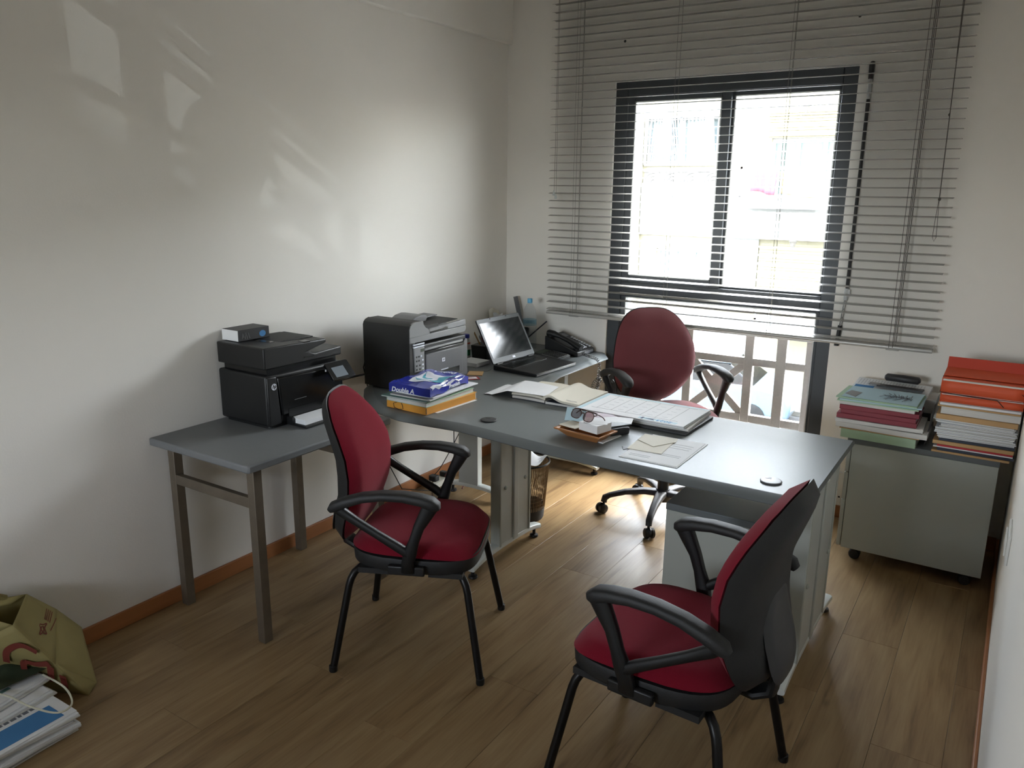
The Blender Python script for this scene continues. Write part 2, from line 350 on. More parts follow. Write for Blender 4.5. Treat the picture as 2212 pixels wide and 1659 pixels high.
# window: outer frame, transom, two sliding sashes, fixed lower light
win = thing('window_1', 'x', 'x', (1.36, YW+.02, WZ0)); del win['label']; del win['category']; win['kind'] = 'structure'
y0, y1 = YW+.012, YW+.075
fr = M()
fr.box(WX0, WX0+.075, y0, y1, WZ0, WZ1).box(WX1-.07, WX1, y0, y1, WZ0, WZ1).box(WX0+.075, WX1-.07, y0, y1, WZ1-.075, WZ1).box(WX0+.075, WX1-.07, y0, y1, WZ0, WZ0+.06)
link('window_frame', fr, ALU, win, bevel=.003)
link('transom', M().box(WX0+.075, WX1-.07, y0+.001, y1-.001, 1.085, 1.165), ALU, win, bevel=.003)
def sash(xa, xb, za, zb, ya, yb, fw, name='sash', m=ALU, ff=None):
    s = M(); l, r, b, t = fw
    s.box(xa, xa+l, ya, yb, za, zb).box(xb-r, xb, ya, yb, za, zb).box(xa+l, xb-r, ya, yb, za, za+b).box(xa+l, xb-r, ya, yb, zb-t, zb)
    o = link(name, s, m, win, bevel=.002)
    link('pane', M().box(xa+l-.004, xb-r+.004, (ya+yb)/2-.003, (ya+yb)/2+.003, za+b-.004, zb-t+.004), GLASS, o, smooth=False)
    g = M(); e = .006; X0, X1, Z0, Z1 = xa+l, xb-r, za+b, zb-t
    g.box(X0, X0+e, ya-.002, ya+.003, Z0, Z1).box(X1-e, X1, ya-.002, ya+.003, Z0, Z1).box(X0, X1, ya-.002, ya+.003, Z0, Z0+e).box(X0, X1, ya-.002, ya+.003, Z1-e, Z1)
    link('glazing_bead', g, ALUL, o)
    return o
sash(WX0+.077, 1.385, 1.166, WZ1-.076, y0+.004, y0+.03, (.042, .05, .04, .03))
sash(1.345, WX1-.071, 1.166, WZ1-.076, y0+.034, y0+.06, (.05, .012, .012, .022))
sash(WX0+.077, WX1-.071, WZ0+.061, 1.084, y0+.01, y0+.05, (.03, .012, .02, .006), 'lower_light')

# iron guard railing outside the lower light
gr = thing('guard_railing', 'dusty grey metal railing with a crossed panel just outside the window', 'railing', (1.36, YW+.2, WZ0))
yr0, yr1 = YW+.18, YW+.215
link('handrail', M().box(WX0+.002, WX1-.002, YW+.13, YW+.235, .90, .935), RAIL, gr, bevel=.004)
link('middle_rail', M().box(WX0+.002, WX1-.002, yr0, yr1, .722, .765), RAIL, gr, bevel=.003)
link('bottom_rail', M().box(WX0+.002, WX1-.002, yr0, yr1, .385, .43), RAIL, gr, bevel=.003)
for xc, w_ in ((.845, .05), (1.0, .055), (1.18, .05), (1.54, .05), (1.72, .055), (1.875, .05)):
    link('upright', M().box(xc-w_/2, xc+w_/2, yr0-.003, yr1+.003, WZ0+.002, .90), RAIL, gr, bevel=.003)
xm, zm = 1.36, .577
for sg in (-1, 1):
    a = math.atan2(.29*sg, .31)
    link('diagonal_bar', M().box(-.213, .213, -.012, .012, -.022, .022, T=TR(xm, YW+.1975, zm, ry=-a)), RAIL, gr, bevel=.002)
link('centre_plate', M().lathe([(.018, -.016), (.085, -.016), (.085, .016), (.018, .016)], 4, T=TR(xm, YW+.1975, zm, rx=PI/2)), RAIL, gr)

# ------------------------------------------------------------------ venetian blind
YB = YW-.057
bl = thing('venetian_blind', 'wide light grey venetian blind with open slats hanging over the window', 'blind', (1.41, YB, .93))
BX0, BX1 = .348, 2.476
n = 46; pitch = .0432; z00 = .978
sm = M()
prof = [(-.0255, -.0016), (-.013, .0012), (0, .0022), (.013, .0012), (.0255, -.0016)]
rs = []
for xx in (BX0, BX1):
    rs.append([(xx-1.41, p[0], p[1]) for p in prof]+[(xx-1.41, p[0], p[1]-.0009) for p in reversed(prof)])
sm.rings(rs, True, True, True)
sme = bpy.data.meshes.new('slat'); sme.from_pydata(sm.v, [], sm.f); sme.materials.append(SLAT); sme.update()
zs = []
for i in range(44):
    z = z00+pitch*i; zs.append(z)
    o = link('slat', sme, None, bl); o.location = (0, 0, z-.93); o.rotation_euler = (math.radians(4), 0, 0)
link('bottom_rail', M().prism(rrect(-.0255, .0255, -.010, .010, .008), BX0, BX1, T=TR(0, YB, .955) @ Matrix(((0, 0, 1, 0), (1, 0, 0, 0), (0, 1, 0, 0), (0, 0, 0, 1)))), SLAT, bl)
link('head_rail', M().box(BX0, BX1, YB-.028, YB+.028, CEIL-.045, CEIL), SLAT, bl, bevel=.002)
for xc in (.532, 1.108, 1.694, 2.303):
    r = .0011 if xc < 2 else .0017
    t = M()
    for dy in (-.026, .026):
        t.cyl((xc, YB+dy, .955), (xc, YB+dy, CEIL-.03), r, n=5)
    t.cyl((xc+.01, YB, .955), (xc+.01, YB, CEIL-.03), r, n=5)
    if xc in (.532, 2.303): t.cyl((xc-.016, YB-.027, .955), (xc-.016, YB-.027, CEIL-.03), r*.8, n=5)
    link('ladder_cord', t, CORD if xc < 2 else CORD2, bl)
    link('cord_button', M().box(xc-.03, xc+.03, YB-.018, YB+.018, .94, .9455), SLAT, bl, bevel=.002)
t = M().cyl((.404, YB-.032, 1.66), (.40, YB-.03, CEIL-.03), .0013, n=5).cyl((.392, YB-.034, 1.68), (.396, YB-.03, CEIL-.03), .0013, n=5)
tc_ = link('tilt_cord', t, CORD, bl)
link('cord_tassel', M().lathe([(.002, .03), (.006, .02), (.008, 0), (.001, -.001)], 8, (.402, YB-.032, 1.635)).lathe([(.002, .03), (.006, .02), (.008, 0), (.001, -.001)], 8, (.389, YB-.034, 1.655)), PLAST, bl)
lp = [(2.412, YB-.033, CEIL-.03), (2.414, YB-.033, 2.2), (2.42, YB-.033, 1.67)]
t = M().tube(lp, .0022, 6).cyl((2.404, YB-.033, CEIL-.03), (2.412, YB-.033, 2.25), .0015, n=5)
lo = [(2.42, YB-.033, 1.66), (2.424, YB-.034, 1.58), (2.428, YB-.035, 1.49), (2.421, YB-.035, 1.472), (2.413, YB-.035, 1.49), (2.415, YB-.034, 1.58), (2.419, YB-.033, 1.66)]
t.tube(lo, .0013, 5)
lc = link('pull_cord', t, CORD2, bl)
link('knot', M().lathe([(.001, -.009), (.006, -.004), (.006, .004), (.001, .009)], 8, (2.421, YB-.033, 1.662)).lathe([(.001, -.007), (.005, 0), (.001, .007)], 8, (2.4135, YB-.033, 2.03)), CORD2, bl)

# shutter crank on the wall right of the window
cr = thing('shutter_crank', 'grey shutter crank rod hanging on the wall right of the window frame', 'crank', (2.05, YW-.012, .92))
yc_ = YW-.0135
link('bracket', M().cyl((2.056, yc_, 2.21), (2.056, yc_, 2.275), .011, .0125, n=10).cyl((2.056, yc_, 2.265), (2.056, YW, 2.285), .011, n=10), DGREY, cr)
link('joint', M().cyl((2.056, yc_, 2.12), (2.056, yc_, 2.21), .009, .010, n=10), ALUL, cr)
link('rod', M().cyl((2.056, yc_, 1.21), (2.056, yc_, 2.12), .0085, n=8), DGREY, cr)
link('hinge', M().cyl((2.054, yc_, 1.16), (2.055, yc_, 1.22), .0105, n=10).box(2.058, 2.073, yc_-.007, yc_+.007, 1.18, 1.215), ALUL, cr)
link('lower_rod', M().cyl((2.042, yc_, 1.02), (2.054, yc_, 1.17), .006, n=8), CHROME, cr)
link('grip', M().cyl((2.036, yc_, .945), (2.042, yc_, 1.03), .0105, n=10).cyl((2.035, yc_, .925), (2.035, yc_, .94), .012, n=10), BLK, cr)
for xs, zs_, lb in ((.77, 2.486, 'left'), (1.977, 2.496, 'right')):
    single('wall_screw', 'small dark screw in the wall above the %s corner of the window' % lb, 'screw', M().lathe([(.001, 0), (.006, 0), (.0075, .002), (.004, .004), (.001, .004)], 10, T=TR(xs, YW, zs_, rx=PI/2)), DGREY, (xs, YW, zs_))

# wall socket and switch
so = thing('double_socket', 'white double wall socket low on the wall between desk and drawer unit', 'socket', (2.085, YW, .08))
link('plate', M().box(2.035, 2.145, YW-.012, YW, .085, .255), SOCK, so, bevel=.003)
hm = M()
for (sx, sz) in ((2.075, .20), (2.115, .135)):
    for (dx, dz) in ((-.014, .0), (.016, -.018), (.0, .02)): hm.box(sx+dx-.005, sx+dx+.005, YW-.0135, YW-.011, sz+dz-.004, sz+dz+.004)
hm.box(-.02, .02, -.0015, .0, -.003, .003, T=TR(2.085, YW-.012, .19, ry=.75))
link('pin_hole', hm, BLK, so)['kind'] = 'stuff'
sw = thing('wall_switch', 'white switch plate low on the right wall beside the drawer unit', 'switch', (XR, 2.9, .58))
link('plate', M().box(XR-.009, XR, 2.80, 2.98, .53, .63), SOCK, sw, bevel=.003)
link('rocker', M().box(XR-.015, XR-.009, 2.83, 2.95, .55, .61), SOCK, sw, bevel=.002)

# ------------------------------------------------------------------ grey side table on the left
tb = thing('side_table', 'grey topped table on four worn square steel legs against the left wall', 'table', (.30, 2.09, 0))
link('tabletop', M().prism(rrect(.004, .592, 1.70, 2.455, .008, 2), .70, .73), TBL, tb, bevel=.006)
for lx, ly in ((.055, 1.775), (.545, 1.76), (.055, 2.39), (.565, 2.385)):
    link('leg', M().box(lx-.019, lx+.019, ly-.019, ly+.019, 0, .70), TLEG, tb, bevel=.002)
for ly in (1.768, 2.388): link('crossbar', M().box(.075, .53, ly-.012, ly+.012, .535, .575), TLEG, tb, bevel=.002)

# ------------------------------------------------------------------ L-shaped desk
dk = thing('corner_desk', 'L-shaped grey office desk with sloped edge and light metal column legs', 'desk', (1.3, 3.0, 0))
def dpoly(o):   # o = how far the sloped edge sticks out
    p = [(2.312, 2.50-o), (2.312, 3.245+o)]
    p += [(1.74, 3.262+o), (1.1, 3.33+o)]
    cx, cy, r = .81, 3.43, .07
    p += [(.93, 3.345+o*.95), (.84+o*.75, 3.365+o*.75), (.765+o, 3.43+o*.3)]
    p += [(.729+o, 3.60), (.727+o, 4.235-o*1.0), (.705+o*.6, 4.25-.2*o), (.62, 4.252)]
    p += [(.005, 4.252), (.005, 3.10), (.035-o*.3, 2.98-o*.3), (.13-o*.5, 2.84-o*.7), (.23-o*.6, 2.74-o*.8), (.34-o*.5, 2.645-o*.85), (.46-o*.25, 2.572-o), (.60, 2.538-o), (.75, 2.545-o), (.90, 2.56-o), (1.10, 2.543-o), (1.30, 2.52-o), (1.52, 2.505-o), (1.9, 2.50-o)]
    return p
dm = M(); rgs = []
for o_, z_ in ((.028, .7025), (.038, .7032), (.048, .706), (.050, .7095), (.044, .7145), (.02, .7235), (.006, .7288), (0, .73)): rgs.append([(x, y, z_) for x, y in dpoly(o_)])
dm.rings(rgs, True, True, False); link('sloped_edge', dm, EDGE, dk, ang=50)
link('desktop', M().add([(x, y, .7301) for x, y in dpoly(-.0)]+[(x, y, .728) for x, y in dpoly(0)], [tuple(range(len(dpoly(0)))), tuple(range(2*len(dpoly(0))-1, len(dpoly(0))-1, -1))]+[(i, (i+len(dpoly(0))), (i+1) % len(dpoly(0))+len(dpoly(0)), (i+1) % len(dpoly(0))) for i in range(len(dpoly(0)))]), DESK, dk, smooth=False)
def column_leg(x, ya, yb, yc0, yc1, name='desk_leg'):   # foot along y from ya to yb, column yc0..yc1
    P = []; S_ = []
    for i in range(13):
        t = i/12; y = ya+.02+(yb-ya-.04)*t; e = abs(2*t-1); z = .052+.028*(1-e**3); P.append((x, y, z)); S_.append((.052, .034-.006*e))
    foot = M().sweep(P, S_, (1, 0, 0), 12, 3.0)
    lg = link(name, M().box(x-.022, x+.022, yc0, yc1, .075, .7024), LGREY, dk, bevel=.003)
    for (a, b, w_) in ((yc0-.004, yc0+.012, .027), (yc1-.012, yc1+.004, .027), ((yc0+yc1)/2-.02, (yc0+yc1)/2+.02, .030)):
        link('column_profile', M().box(x-w_, x+w_, a, b, .08, .70), LGREY if w_ > .028 else LGREY2, lg, bevel=.004)
    for yy in (yc0+.045, yc1-.045): bm = M(); bm.lathe([(.009, .018), (.009, .022), (.005, .026), (.001, .026)], 8, T=TR(x+.005, yy, .36, ry=PI/2)); link('bolt', bm, LGREY2, lg)
    link('foot', foot, WMETAL, lg)
    for yy in (ya+.045, yb-.045): link('levelling_foot', M().lathe([(.019, 0), (.022, .004), (.02, .012), (.008, .014), (.008, .04)], 14, (x, yy, 0)), BLK, lg)
column_leg(.91, 2.565, 3.18, 2.79, 3.05)
column_leg(2.283, 2.43, 3.235, 2.60, 3.02)
# corner leg and far leg, feet along x
def column_leg_x(y, xa, xb, xc0, xc1, dark=False):
    P = []; S_ = []
    for i in range(13):
        t = i/12; x = xa+.02+(xb-xa-.04)*t; e = abs(2*t-1); z = .046+.022*(1-e**3); P.append((x, y, z-.002)); S_.append((.05, .03-.006*e))
    lg = link('desk_leg', M().box(xc0, xc1, y-.022, y+.022, .065, .7024), LGREY, dk, bevel=.003)
    link('foot', M().sweep(P, S_, (0, -1, 0), 12, 3.0), WMETAL, lg)
    for xx in (xa+.045, xb-.045): link('levelling_foot', M().lathe([(.019, 0), (.022, .004), (.02, .012), (.008, .014), (.008, .04)], 14, (xx, y, 0)), BLK, lg)
column_leg_x(3.40, .16, .56, .262, .392)
column_leg_x(4.10, .28, .80, .50, .545)
for (hx, hy, nm) in ((.962, 2.655, 'a'), (2.164, 2.598, 'b')):
    g = link('cable_grommet', M().lathe([(.001, .7302), (.034, .7302), (.0365, .7335), (.0345, .7355), (.032, .736), (.001, .736)], 28, (hx, hy, 0)), BLK2 if nm == 'a' else MGREY2, dk, ang=60)
    link('slot', M().prism([(hx-.022, hy+.008), (hx-.012, hy+.024), (hx-.004, hy+.026), (hx-.002, hy+.012)], .7355, .7366), BLK, g)
link('floor_strip', M().box(.905-.35, .88, 3.26, 3.31, .0, .004), LGREY2, dk) if 0 else None

# ------------------------------------------------------------------ drawer units on castors
def pedestal(label, loc, rotz, fwd_len, wid, H, group=None):   # local: front (drawers) at +x, length along x, width along y
    t = thing('drawer_unit', label, 'cabinet', loc, rotz, group)
    L2, W2 = fwd_len/2, wid/2
    link('carcass', M().box(-L2, L2-.022, -W2, W2, .062, H-.027), LGREY2, t, world=False, bevel=.0015)
    link('top_panel', M().box(-L2-.002, L2, -W2-.002, W2+.002, H-.026, H), EDGE, t, world=False, bevel=.002)
    hs = [(.066, .066+(H-.10)*.46), (.066+(H-.10)*.46+.003, .066+(H-.10)*.73), (.066+(H-.10)*.73+.003, H-.03)]
    for a, b in hs:
        fr = M(); xf = L2
        yg0, yg1 = -W2*.98, W2*.98
        fr.box(xf-.019, xf-.001, yg0, yg1, a, b-.0)
        d = link('drawer', fr, LGREY2, t, world=False, bevel=.002)
        link('pull', M().add([(xf-.001, s*W2*.55, z) for s in (-1, 1) for z in (b-.05, b-.008)]+[(xf+.012, s*W2*.5, z) for s in (-1, 1) for z in (b-.045, b-.02)],
             [(0,1,3,2), (4,6,7,5), (0,4,5,1), (2,3,7,6), (0,2,6,4), (1,5,7,3)]), BROWN if 0 else LGREY, d, world=False, bevel=.002)
    for sx in (-L2+.06, L2-.08):
        for sy in (-W2+.05, W2-.05):
            c = link('castor', M().box(sx-.02, sx+.02, sy-.02, sy+.02, .054, .062).cyl((sx, sy, .03), (sx, sy, .055), .008, n=8), DGREY, t, world=False)
            link('wheel', M().lathe([(.001, -.02), (.021, -.02), (.025, -.016), (.025, -.004), (.021, -.002), (.021, .002), (.025, .004), (.025, .016), (.021, .02), (.001, .02)], 16, T=TR(sx, sy, .025, rx=PI/2)), BLK, c, world=False)
    return t
pedestal('pale grey drawer unit under the right end of the desk with dark top', (2.01, 2.875, 0), PI/2, .575, .415, .575)
pedestal('pale grey drawer unit by the right wall carrying piles of files', (2.517, 3.945, 0), PI, .598, .42, .60)

# ------------------------------------------------------------------ waste bin
wbn = thing('waste_bin', 'brown mesh wire waste bin behind the desk leg', 'bin', (.735, 3.33, 0))
cx, cy = .735, 3.325
nb = 26; wires = M()
link('base', M().lathe([(.001, .0), (.098, .0), (.103, .01), (.108, .075), (.104, .075), (.098, .014), (.001, .012)], 32, (cx, cy, 0)), BLK2, wbn)
for j in range(72):
    a0 = 2*PI*j/72
    p = []
    for i in range(9):
        t_ = i/8; r_ = .106+.020*t_; aa = a0+.05*math.sin(t_*9+j*.3)
        p.append((cx+r_*math.cos(aa), cy+r_*math.sin(aa), .06+.25*t_))
    wires.tube(p, .0021, 4)
for i in range(12):
    t_ = (i+.5)/12; r_ = .106+.020*t_
    wires.tube([(cx+r_*math.cos(2*PI*q/40), cy+r_*math.sin(2*PI*q/40), .06+.25*t_) for q in range(40)], .0008, 4, closed=True)
link('mesh_side', wires, WICK, wbn)['kind'] = 'stuff'
0 and link('inner_wall', M().rings([[(cx+r_*math.cos(2*PI*q/40), cy+r_*math.sin(2*PI*q/40), z_) for q in range(40)] for r_, z_ in ((.1035, .07), (.1235, .305), (.1225, .305), (.1025, .07))], True, False, False), BLK2, wbn)
link('rim', M().tube([(cx+.128*math.cos(2*PI*q/40), cy+.128*math.sin(2*PI*q/40), .312) for q in range(40)], .005, 8, closed=True), STEEL, wbn)
def crumple(u, v): return (cx-.085+.175*u, cy-.09+.17*v, .325+.035*math.sin(3*u+.3)*math.sin(3*v)+.012*math.sin(9*u+5*v))
single('crumpled_paper', 'crumpled white paper filling the top of the mesh waste bin', 'paper', M().grid(crumple, 12, 12, .0015), PAPER, (cx, cy, .29), ang=15)

# ------------------------------------------------------------------ chairs
def back_outline(n=44, w=.218, h=.268, taper=.20, low=.55, bot=.04):
    o = []
    for i in range(n):
        a = 2*PI*i/n; c, s = math.cos(a), math.sin(a)
        u = w*math.copysign(abs(c)**(.60 if s > 0 else low), c); v = h*math.copysign(abs(s)**(.70 if s > 0 else low), s)
        u *= (1-taper*(v/h)**1.3) if v > 0 else (1-bot*(v/h)**2)
        o.append((u, v))
    return o
def seat_outline(n=44, a=.246, b=.236):
    o = []
    for i in range(n):
        t = 2*PI*i/n; c, s = math.cos(t), math.sin(t)
        x = b*math.copysign(abs(c)**.5, c); y = a*math.copysign(abs(s)**.5, s)
        if x < 0: y *= 1-.13*(-x/b)**1.5
        o.append((x, y))
    return o
SO = seat_outline(); BO = back_outline()
SP = [(-.32, -.262), (-.27, -.252), (-.18, -.232), (-.08, -.207), (.04, -.208), (.12, -.235), (.22, -.282), (.27, -.308), (.32, -.335)]
def spine(v):
    for k in range(1, len(SP)-2):
        if v <= SP[k+1][0] or k == len(SP)-3:
            t = (v-SP[k][0])/(SP[k+1][0]-SP[k][0]); p0, p1, p2, p3 = (SP[k+d][1] for d in (-1, 0, 1, 2))
            return .5*(2*p1+(p2-p0)*t+(2*p0-5*p1+4*p2-p3)*t*t+(3*p1-p0-3*p2+p3)*t**3)
def seatfn(u, v, w):
    z = .452+w-.012*max(0, u/.23)**2*1.3 + .006*(abs(v)/.24)**2
    return (u+.01, v, z)
def panfn(u, v, w): return (u+.01, v, .428+w)
def chair_core(t, fab, dz=0, fab2=None, sep=0):
    def sh(fn): return lambda u, v, w: (lambda p: (p[0], p[1], p[2]+dz))(fn(u, v, w))
    link('seat', M().pillow(SO, .044, .014, sh(seatfn), 8, 3.6), fab, t, world=False, ang=60)
    link('seat_pan', M().rings([[(x*k+.01, y*k, z+dz) for x, y in SO] for k, z in ((.93, .392), (.965, .394), (.985, .402), (.995, .438), (.985, .446), (.93, .447))]).box(-.17, -.05, -.228, -.15, .380+dz, .40+dz).box(.08, .20, -.228, -.15, .380+dz, .40+dz).box(-.17, -.05, .15, .228, .380+dz, .40+dz).box(.08, .20, .15, .228, .380+dz, .40+dz), BLK2, t, world=False, ang=50)
    zc = .712+(.012 if dz else 0)
    def bf(u, v, w):   # lean back, curve round the sitter
        lean = spine(v); bow = .012*(abs(u)/.22)**2
        return (lean+bow+w, u, zc+dz+v)
    link('backrest', M().pillow(BO, .046, .012, bf, 8, 3.0), fab, t, world=False, ang=60)
    sh_ = link('back_shell', M().pillow([(u*1.015, v*1.015) for u, v in BO], .008, .066, lambda u, v, w: bf(u, v, w-.006), 8, 2.4), BLK2 if fab2 is None else fab2, t, world=False, ang=60)
    link('lumbar_cover', M().pillow([(u*.50, v*.48-.13) for u, v in BO], .010, .010, lambda u, v, w: bf(u, v, w-.066), 5, 4), DGREY, sh_, world=False, ang=60)
    J = [(-.285, 0, .52+dz), (-.292, 0, .455+dz), (-.282, 0, .40+dz), (-.24, 0, .376+dz), (-.12, 0, .384+dz), (0, 0, .388+dz)]
    link('back_bracket', M().sweep(J, [(.075, .022)]*2+[(.07, .03)]*2+[(.065, .02)]*2, (0, 1, 0), 12), BLK, t, world=False)
def armrest(t, side, dz=0):
    y = .272*side
    pad = [(-.245, y, .628+dz), (-.232, y, .640+dz), (-.19, y, .660+dz), (-.13, y, .680+dz), (-.06, y, .691+dz), (.01, y, .692+dz), (.07, y, .684+dz), (.105, y, .674+dz), (.122, y, .662+dz), (.127, y, .652+dz)]
    sec = [(.030, .02), (.045, .036), (.050, .036), (.052, .032), (.054, .030), (.056, .032), (.058, .036), (.056, .040), (.048, .036), (.030, .022)]
    a = link('armrest', M().sweep(pad, sec, (0, 1, 0), 14, 3.2), BLK2, t, world=False, ang=50)
    fs = [(.104, y, .665+dz), (.085, y, .628+dz), (.062, y, .585+dz), (.045, y, .535+dz), (.030, y*.99, .49+dz), (.018, y*.97, .445+dz), (.018, y*.94, .41+dz), (.018, y*.84, .388+dz)]
    ss = [(.040, .055), (.034, .048), (.030, .038), (.030, .036), (.032, .046), (.030, .044), (.030, .05), (.022, .06)]
    link('front_strut', M().sweep(fs, ss, (0, 1, 0), 12, 3.0), BLK, a, world=False, ang=50)
    rr = [(-.222, y, .645+dz), (-.205, y, .625+dz), (-.15, y, .59+dz), (-.08, y, .548+dz), (-.01, y, .507+dz), (.026, y*.99, .482+dz)]
    link('rear_strut', M().sweep(rr, [(.034, .04), (.030, .034), (.026, .028), (.026, .028), (.028, .032), (.028, .03)], (0, 1, 0), 12, 3.0), BLK, a, world=False, ang=50)
    link('arm_plate', M().box(-.055, .075, y*.935-.010, y*.935+.010, .398+dz, .432+dz), BLK, a, world=False, bevel=.005)
def visitor_chair(label, loc, rotz):
    t = thing('visitor_chair', label, 'chair', loc, rotz)
    chair_core(t, RED)
    for s_ in (1, -1): armrest(t, s_)
    for sx in (1, -1):
        for sy in (1, -1):
            p = [(sx*.10, sy*.12, .382), (sx*.15, sy*.155, .382), (sx*.178, sy*.175, .376), (sx*.196, sy*.189, .361), (sx*.207, sy*.198, .340), (sx*.214, sy*.204, .315), (sx*.268, sy*.257, .004)]
            lg = link('leg', M().tube(p, .0135, 12), STEEL, t, world=False, ang=60)
            link('foot_cap', M().lathe([(.001, 0), (.0145, 0), (.0155, .004), (.015, .022), (.013, .024)], 12, (sx*.2675, sy*.2565, 0)), BLK, lg, world=False)
    return t
visitor_chair('burgundy visitor chair facing right in front of the grey side table', (1.0325, 2.1085, 0), math.radians(25.3))
visitor_chair('burgundy visitor chair seen from behind at the right front of the desk', (2.095, 1.945, 0), math.radians(177.3))
oc = thing('office_chair', 'faded burgundy swivel office chair on castors between desk and window', 'chair', (1.337, 3.751, 0), math.radians(-43.5))
dz = .094
_bo = BO; BO = back_outline(w=.236, h=.255, taper=.22, low=.8, bot=.16)
chair_core(oc, RED2, dz)
BO = _bo
for s_ in (1, -1): armrest(oc, s_, dz)
link('gas_column', M().lathe([(.001, .10), (.030, .10), (.030, .26), (.034, .26), (.034, .30), (.016, .30), (.016, .47), (.001, .47)], 20), BLK, oc, world=False)
link('mechanism', M().box(-.10, .10, -.07, .07, .45, .483), BLK, oc, world=False, bevel=.008)
link('hub', M().lathe([(.001, .085), (.042, .085), (.046, .10), (.044, .135), (.034, .15), (.001, .15)], 20), BLK, oc, world=False)
for k in range(5):
    a = math.radians(280-72*k+43.5); ca, sa = math.cos(a), math.sin(a)
    P = [(.03*ca, .03*sa, .128), (.10*ca, .10*sa, .132), (.20*ca, .20*sa, .122), (.28*ca, .28*sa, .100), (.305*ca, .305*sa, .085), (.31*ca, .31*sa, .062)]
    bs = link('base_arm', M().sweep(P, [(.062, .034), (.050, .032), (.040, .028), (.034, .026), (.034, .034), (.030, .034)], (-sa, ca, 0), 12, 3.2), DGREY, oc, world=False, ang=50)
    T = TR(.31*ca, .31*sa, 0, rz=a+.6)
    link('castor', M().cyl((0, 0, .03), (0, 0, .066), .007, n=8, T=T).lathe([(.001, -.008), (.022, -.008), (.026, 0), (.022, .008), (.001, .008)], 14, T=T @ TR(.012, 0, .032, rx=PI/2))
         .lathe([(.001, -.026), (.020, -.026), (.026, -.022), (.027, -.010), (.001, -.010)], 18, T=T @ TR(.012, 0, .027, rx=PI/2)).lathe([(.001, .010), (.027, .010), (.026, .022), (.020, .026), (.001, .026)], 18, T=T @ TR(.012, 0, .027, rx=PI/2)), BLK, oc, world=False)

TX = Matrix(((0, 0, 1, 0), (1, 0, 0, 0), (0, 1, 0, 0), (0, 0, 0, 1)))      # prism (a,b,c) -> x=c, y=a, z=b
def frame(O, U, V):     # plane basis: returns matrix mapping (u, v, n) to world
    O, U, V = Vector(O), Vector(U).normalized(), Vector(V); V = (V-U*V.dot(U)).normalized(); N = U.cross(V)
    m = Matrix((U, V, N)).transposed().to_4x4(); m.translation = O; return m
def ribbon(mb, path, w, T, z0=0, z1=.0006, smooth=True):
    P = [Vector(p) for p in path]; L = []; R = []
    for i, p in enumerate(P):
        t = (P[min(i+1, len(P)-1)]-P[max(i-1, 0)]).normalized(); nrm = Vector((-t.y, t.x)); ww = w[i] if isinstance(w, list) else w
        L.append(p+nrm*ww/2); R.append(p-nrm*ww/2)
    for i in range(len(P)-1):
        q = [L[i], R[i], R[i+1], L[i+1]]
        mb.hull8([(a.x, a.y, z0) for a in q], [(a.x, a.y, z1) for a in q], T)
    return mb
# ------------------------------------------------------------------ black laser printer on the side table
p1 = thing('laser_printer', 'black multifunction printer with small touch panel on the grey side table', 'printer', (.17, 2.24, .7305))
X1 = .311
b = M().prism([(2.033, .741), (2.46, .741), (2.46, .945), (2.033, .952)], .018, X1, TX)
link('body', b, BLK, p1, bevel=.010, seg=3)
link('base_skirt', M().prism(rrect(.03, X1-.004, 2.045, 2.45, .02, 3), .7305, .742), BLK, p1)
link('front_cover', M().prism([(2.10, .775), (2.445, .79), (2.445, .925), (2.085, .94)], X1-.002, X1+.012, TX), GLOSSB, p1, bevel=.006)
link('side_pillar', M().prism([(2.034, .742), (2.098, .742), (2.082, .945), (2.034, .948)], X1-.004, X1+.008, TX), BLK, p1, bevel=.005)
link('scanner_neck', M().box(.04, X1-.012, 2.05, 2.43, .945, .98), GLOSSB, p1)
link('scanner_unit', M().prism([(2.029, .978), (2.452, .974), (2.454, 1.013), (2.30, 1.006), (2.262, 1.018), (2.366, 1.041), (2.366, 1.058), (2.029, 1.066)], .026, X1+.003, TX), BLK, p1, bevel=.006, seg=3)
link('feeder_tray', M().prism([(2.16, 1.0605), (2.36, 1.0582), (2.36, 1.063), (2.20, 1.066)], .06, X1-.07, TX), BLK2, p1, bevel=.002)
link('feeder_slot', M().box(.06, X1-.09, 2.135, 2.165, 1.0600, 1.0645), GLOSSB, p1)
link('grip_recess', M().box(X1+.0, X1+.0045, 2.235, 2.29, .994, 1.000).box(X1-.03, X1+.0042, 2.24, 2.275, 1.058, 1.0625), GLOSSB, p1)
T = frame((.395, 2.325, .890), (0, 1, 0), (-.055, .008, .062))
pn = link('touch_panel', M().prism(rrect(0, .132, 0, .088, .010, 3), -.012, 0, T), GLOSSB, p1, bevel=.002)
link('touch_screen', M().prism([(.022, .012), (.092, .012), (.092, .062), (.022, .062)], 0, .0008, T), LCD, pn, smooth=False)
link('panel_hinge', M().box(X1-.02, .338, 2.36, 2.42, .905, .93), BLK, p1, bevel=.006)
link('paper_tray', M().box(X1-.02, .425, 2.13, 2.36, .7315, .7405), BLK, p1, bevel=.003).name
link('tray_side', M().box(X1, .35, 2.127, 2.137, .74, .768), BLK, p1, bevel=.002)
link('output_slot', M().box(X1+.006, X1+.0135, 2.13, 2.37, .765, .800), GLOSSB, p1)
tp = T2 = frame((X1+.0085, 2.066, .905), (0, 1, 0), (0, 0, 1))
lg = link('round_logo', M().lathe([(.001, 0), (.0135, 0), (.0135, .0008), (.001, .0008)], 26, T=T2), WPRINT, p1, ang=30)
link('logo_letters', text('hp', .021, T2 @ TR(0, .0015, .0009), .0002, .0006, .35), BLK, lg, smooth=False)
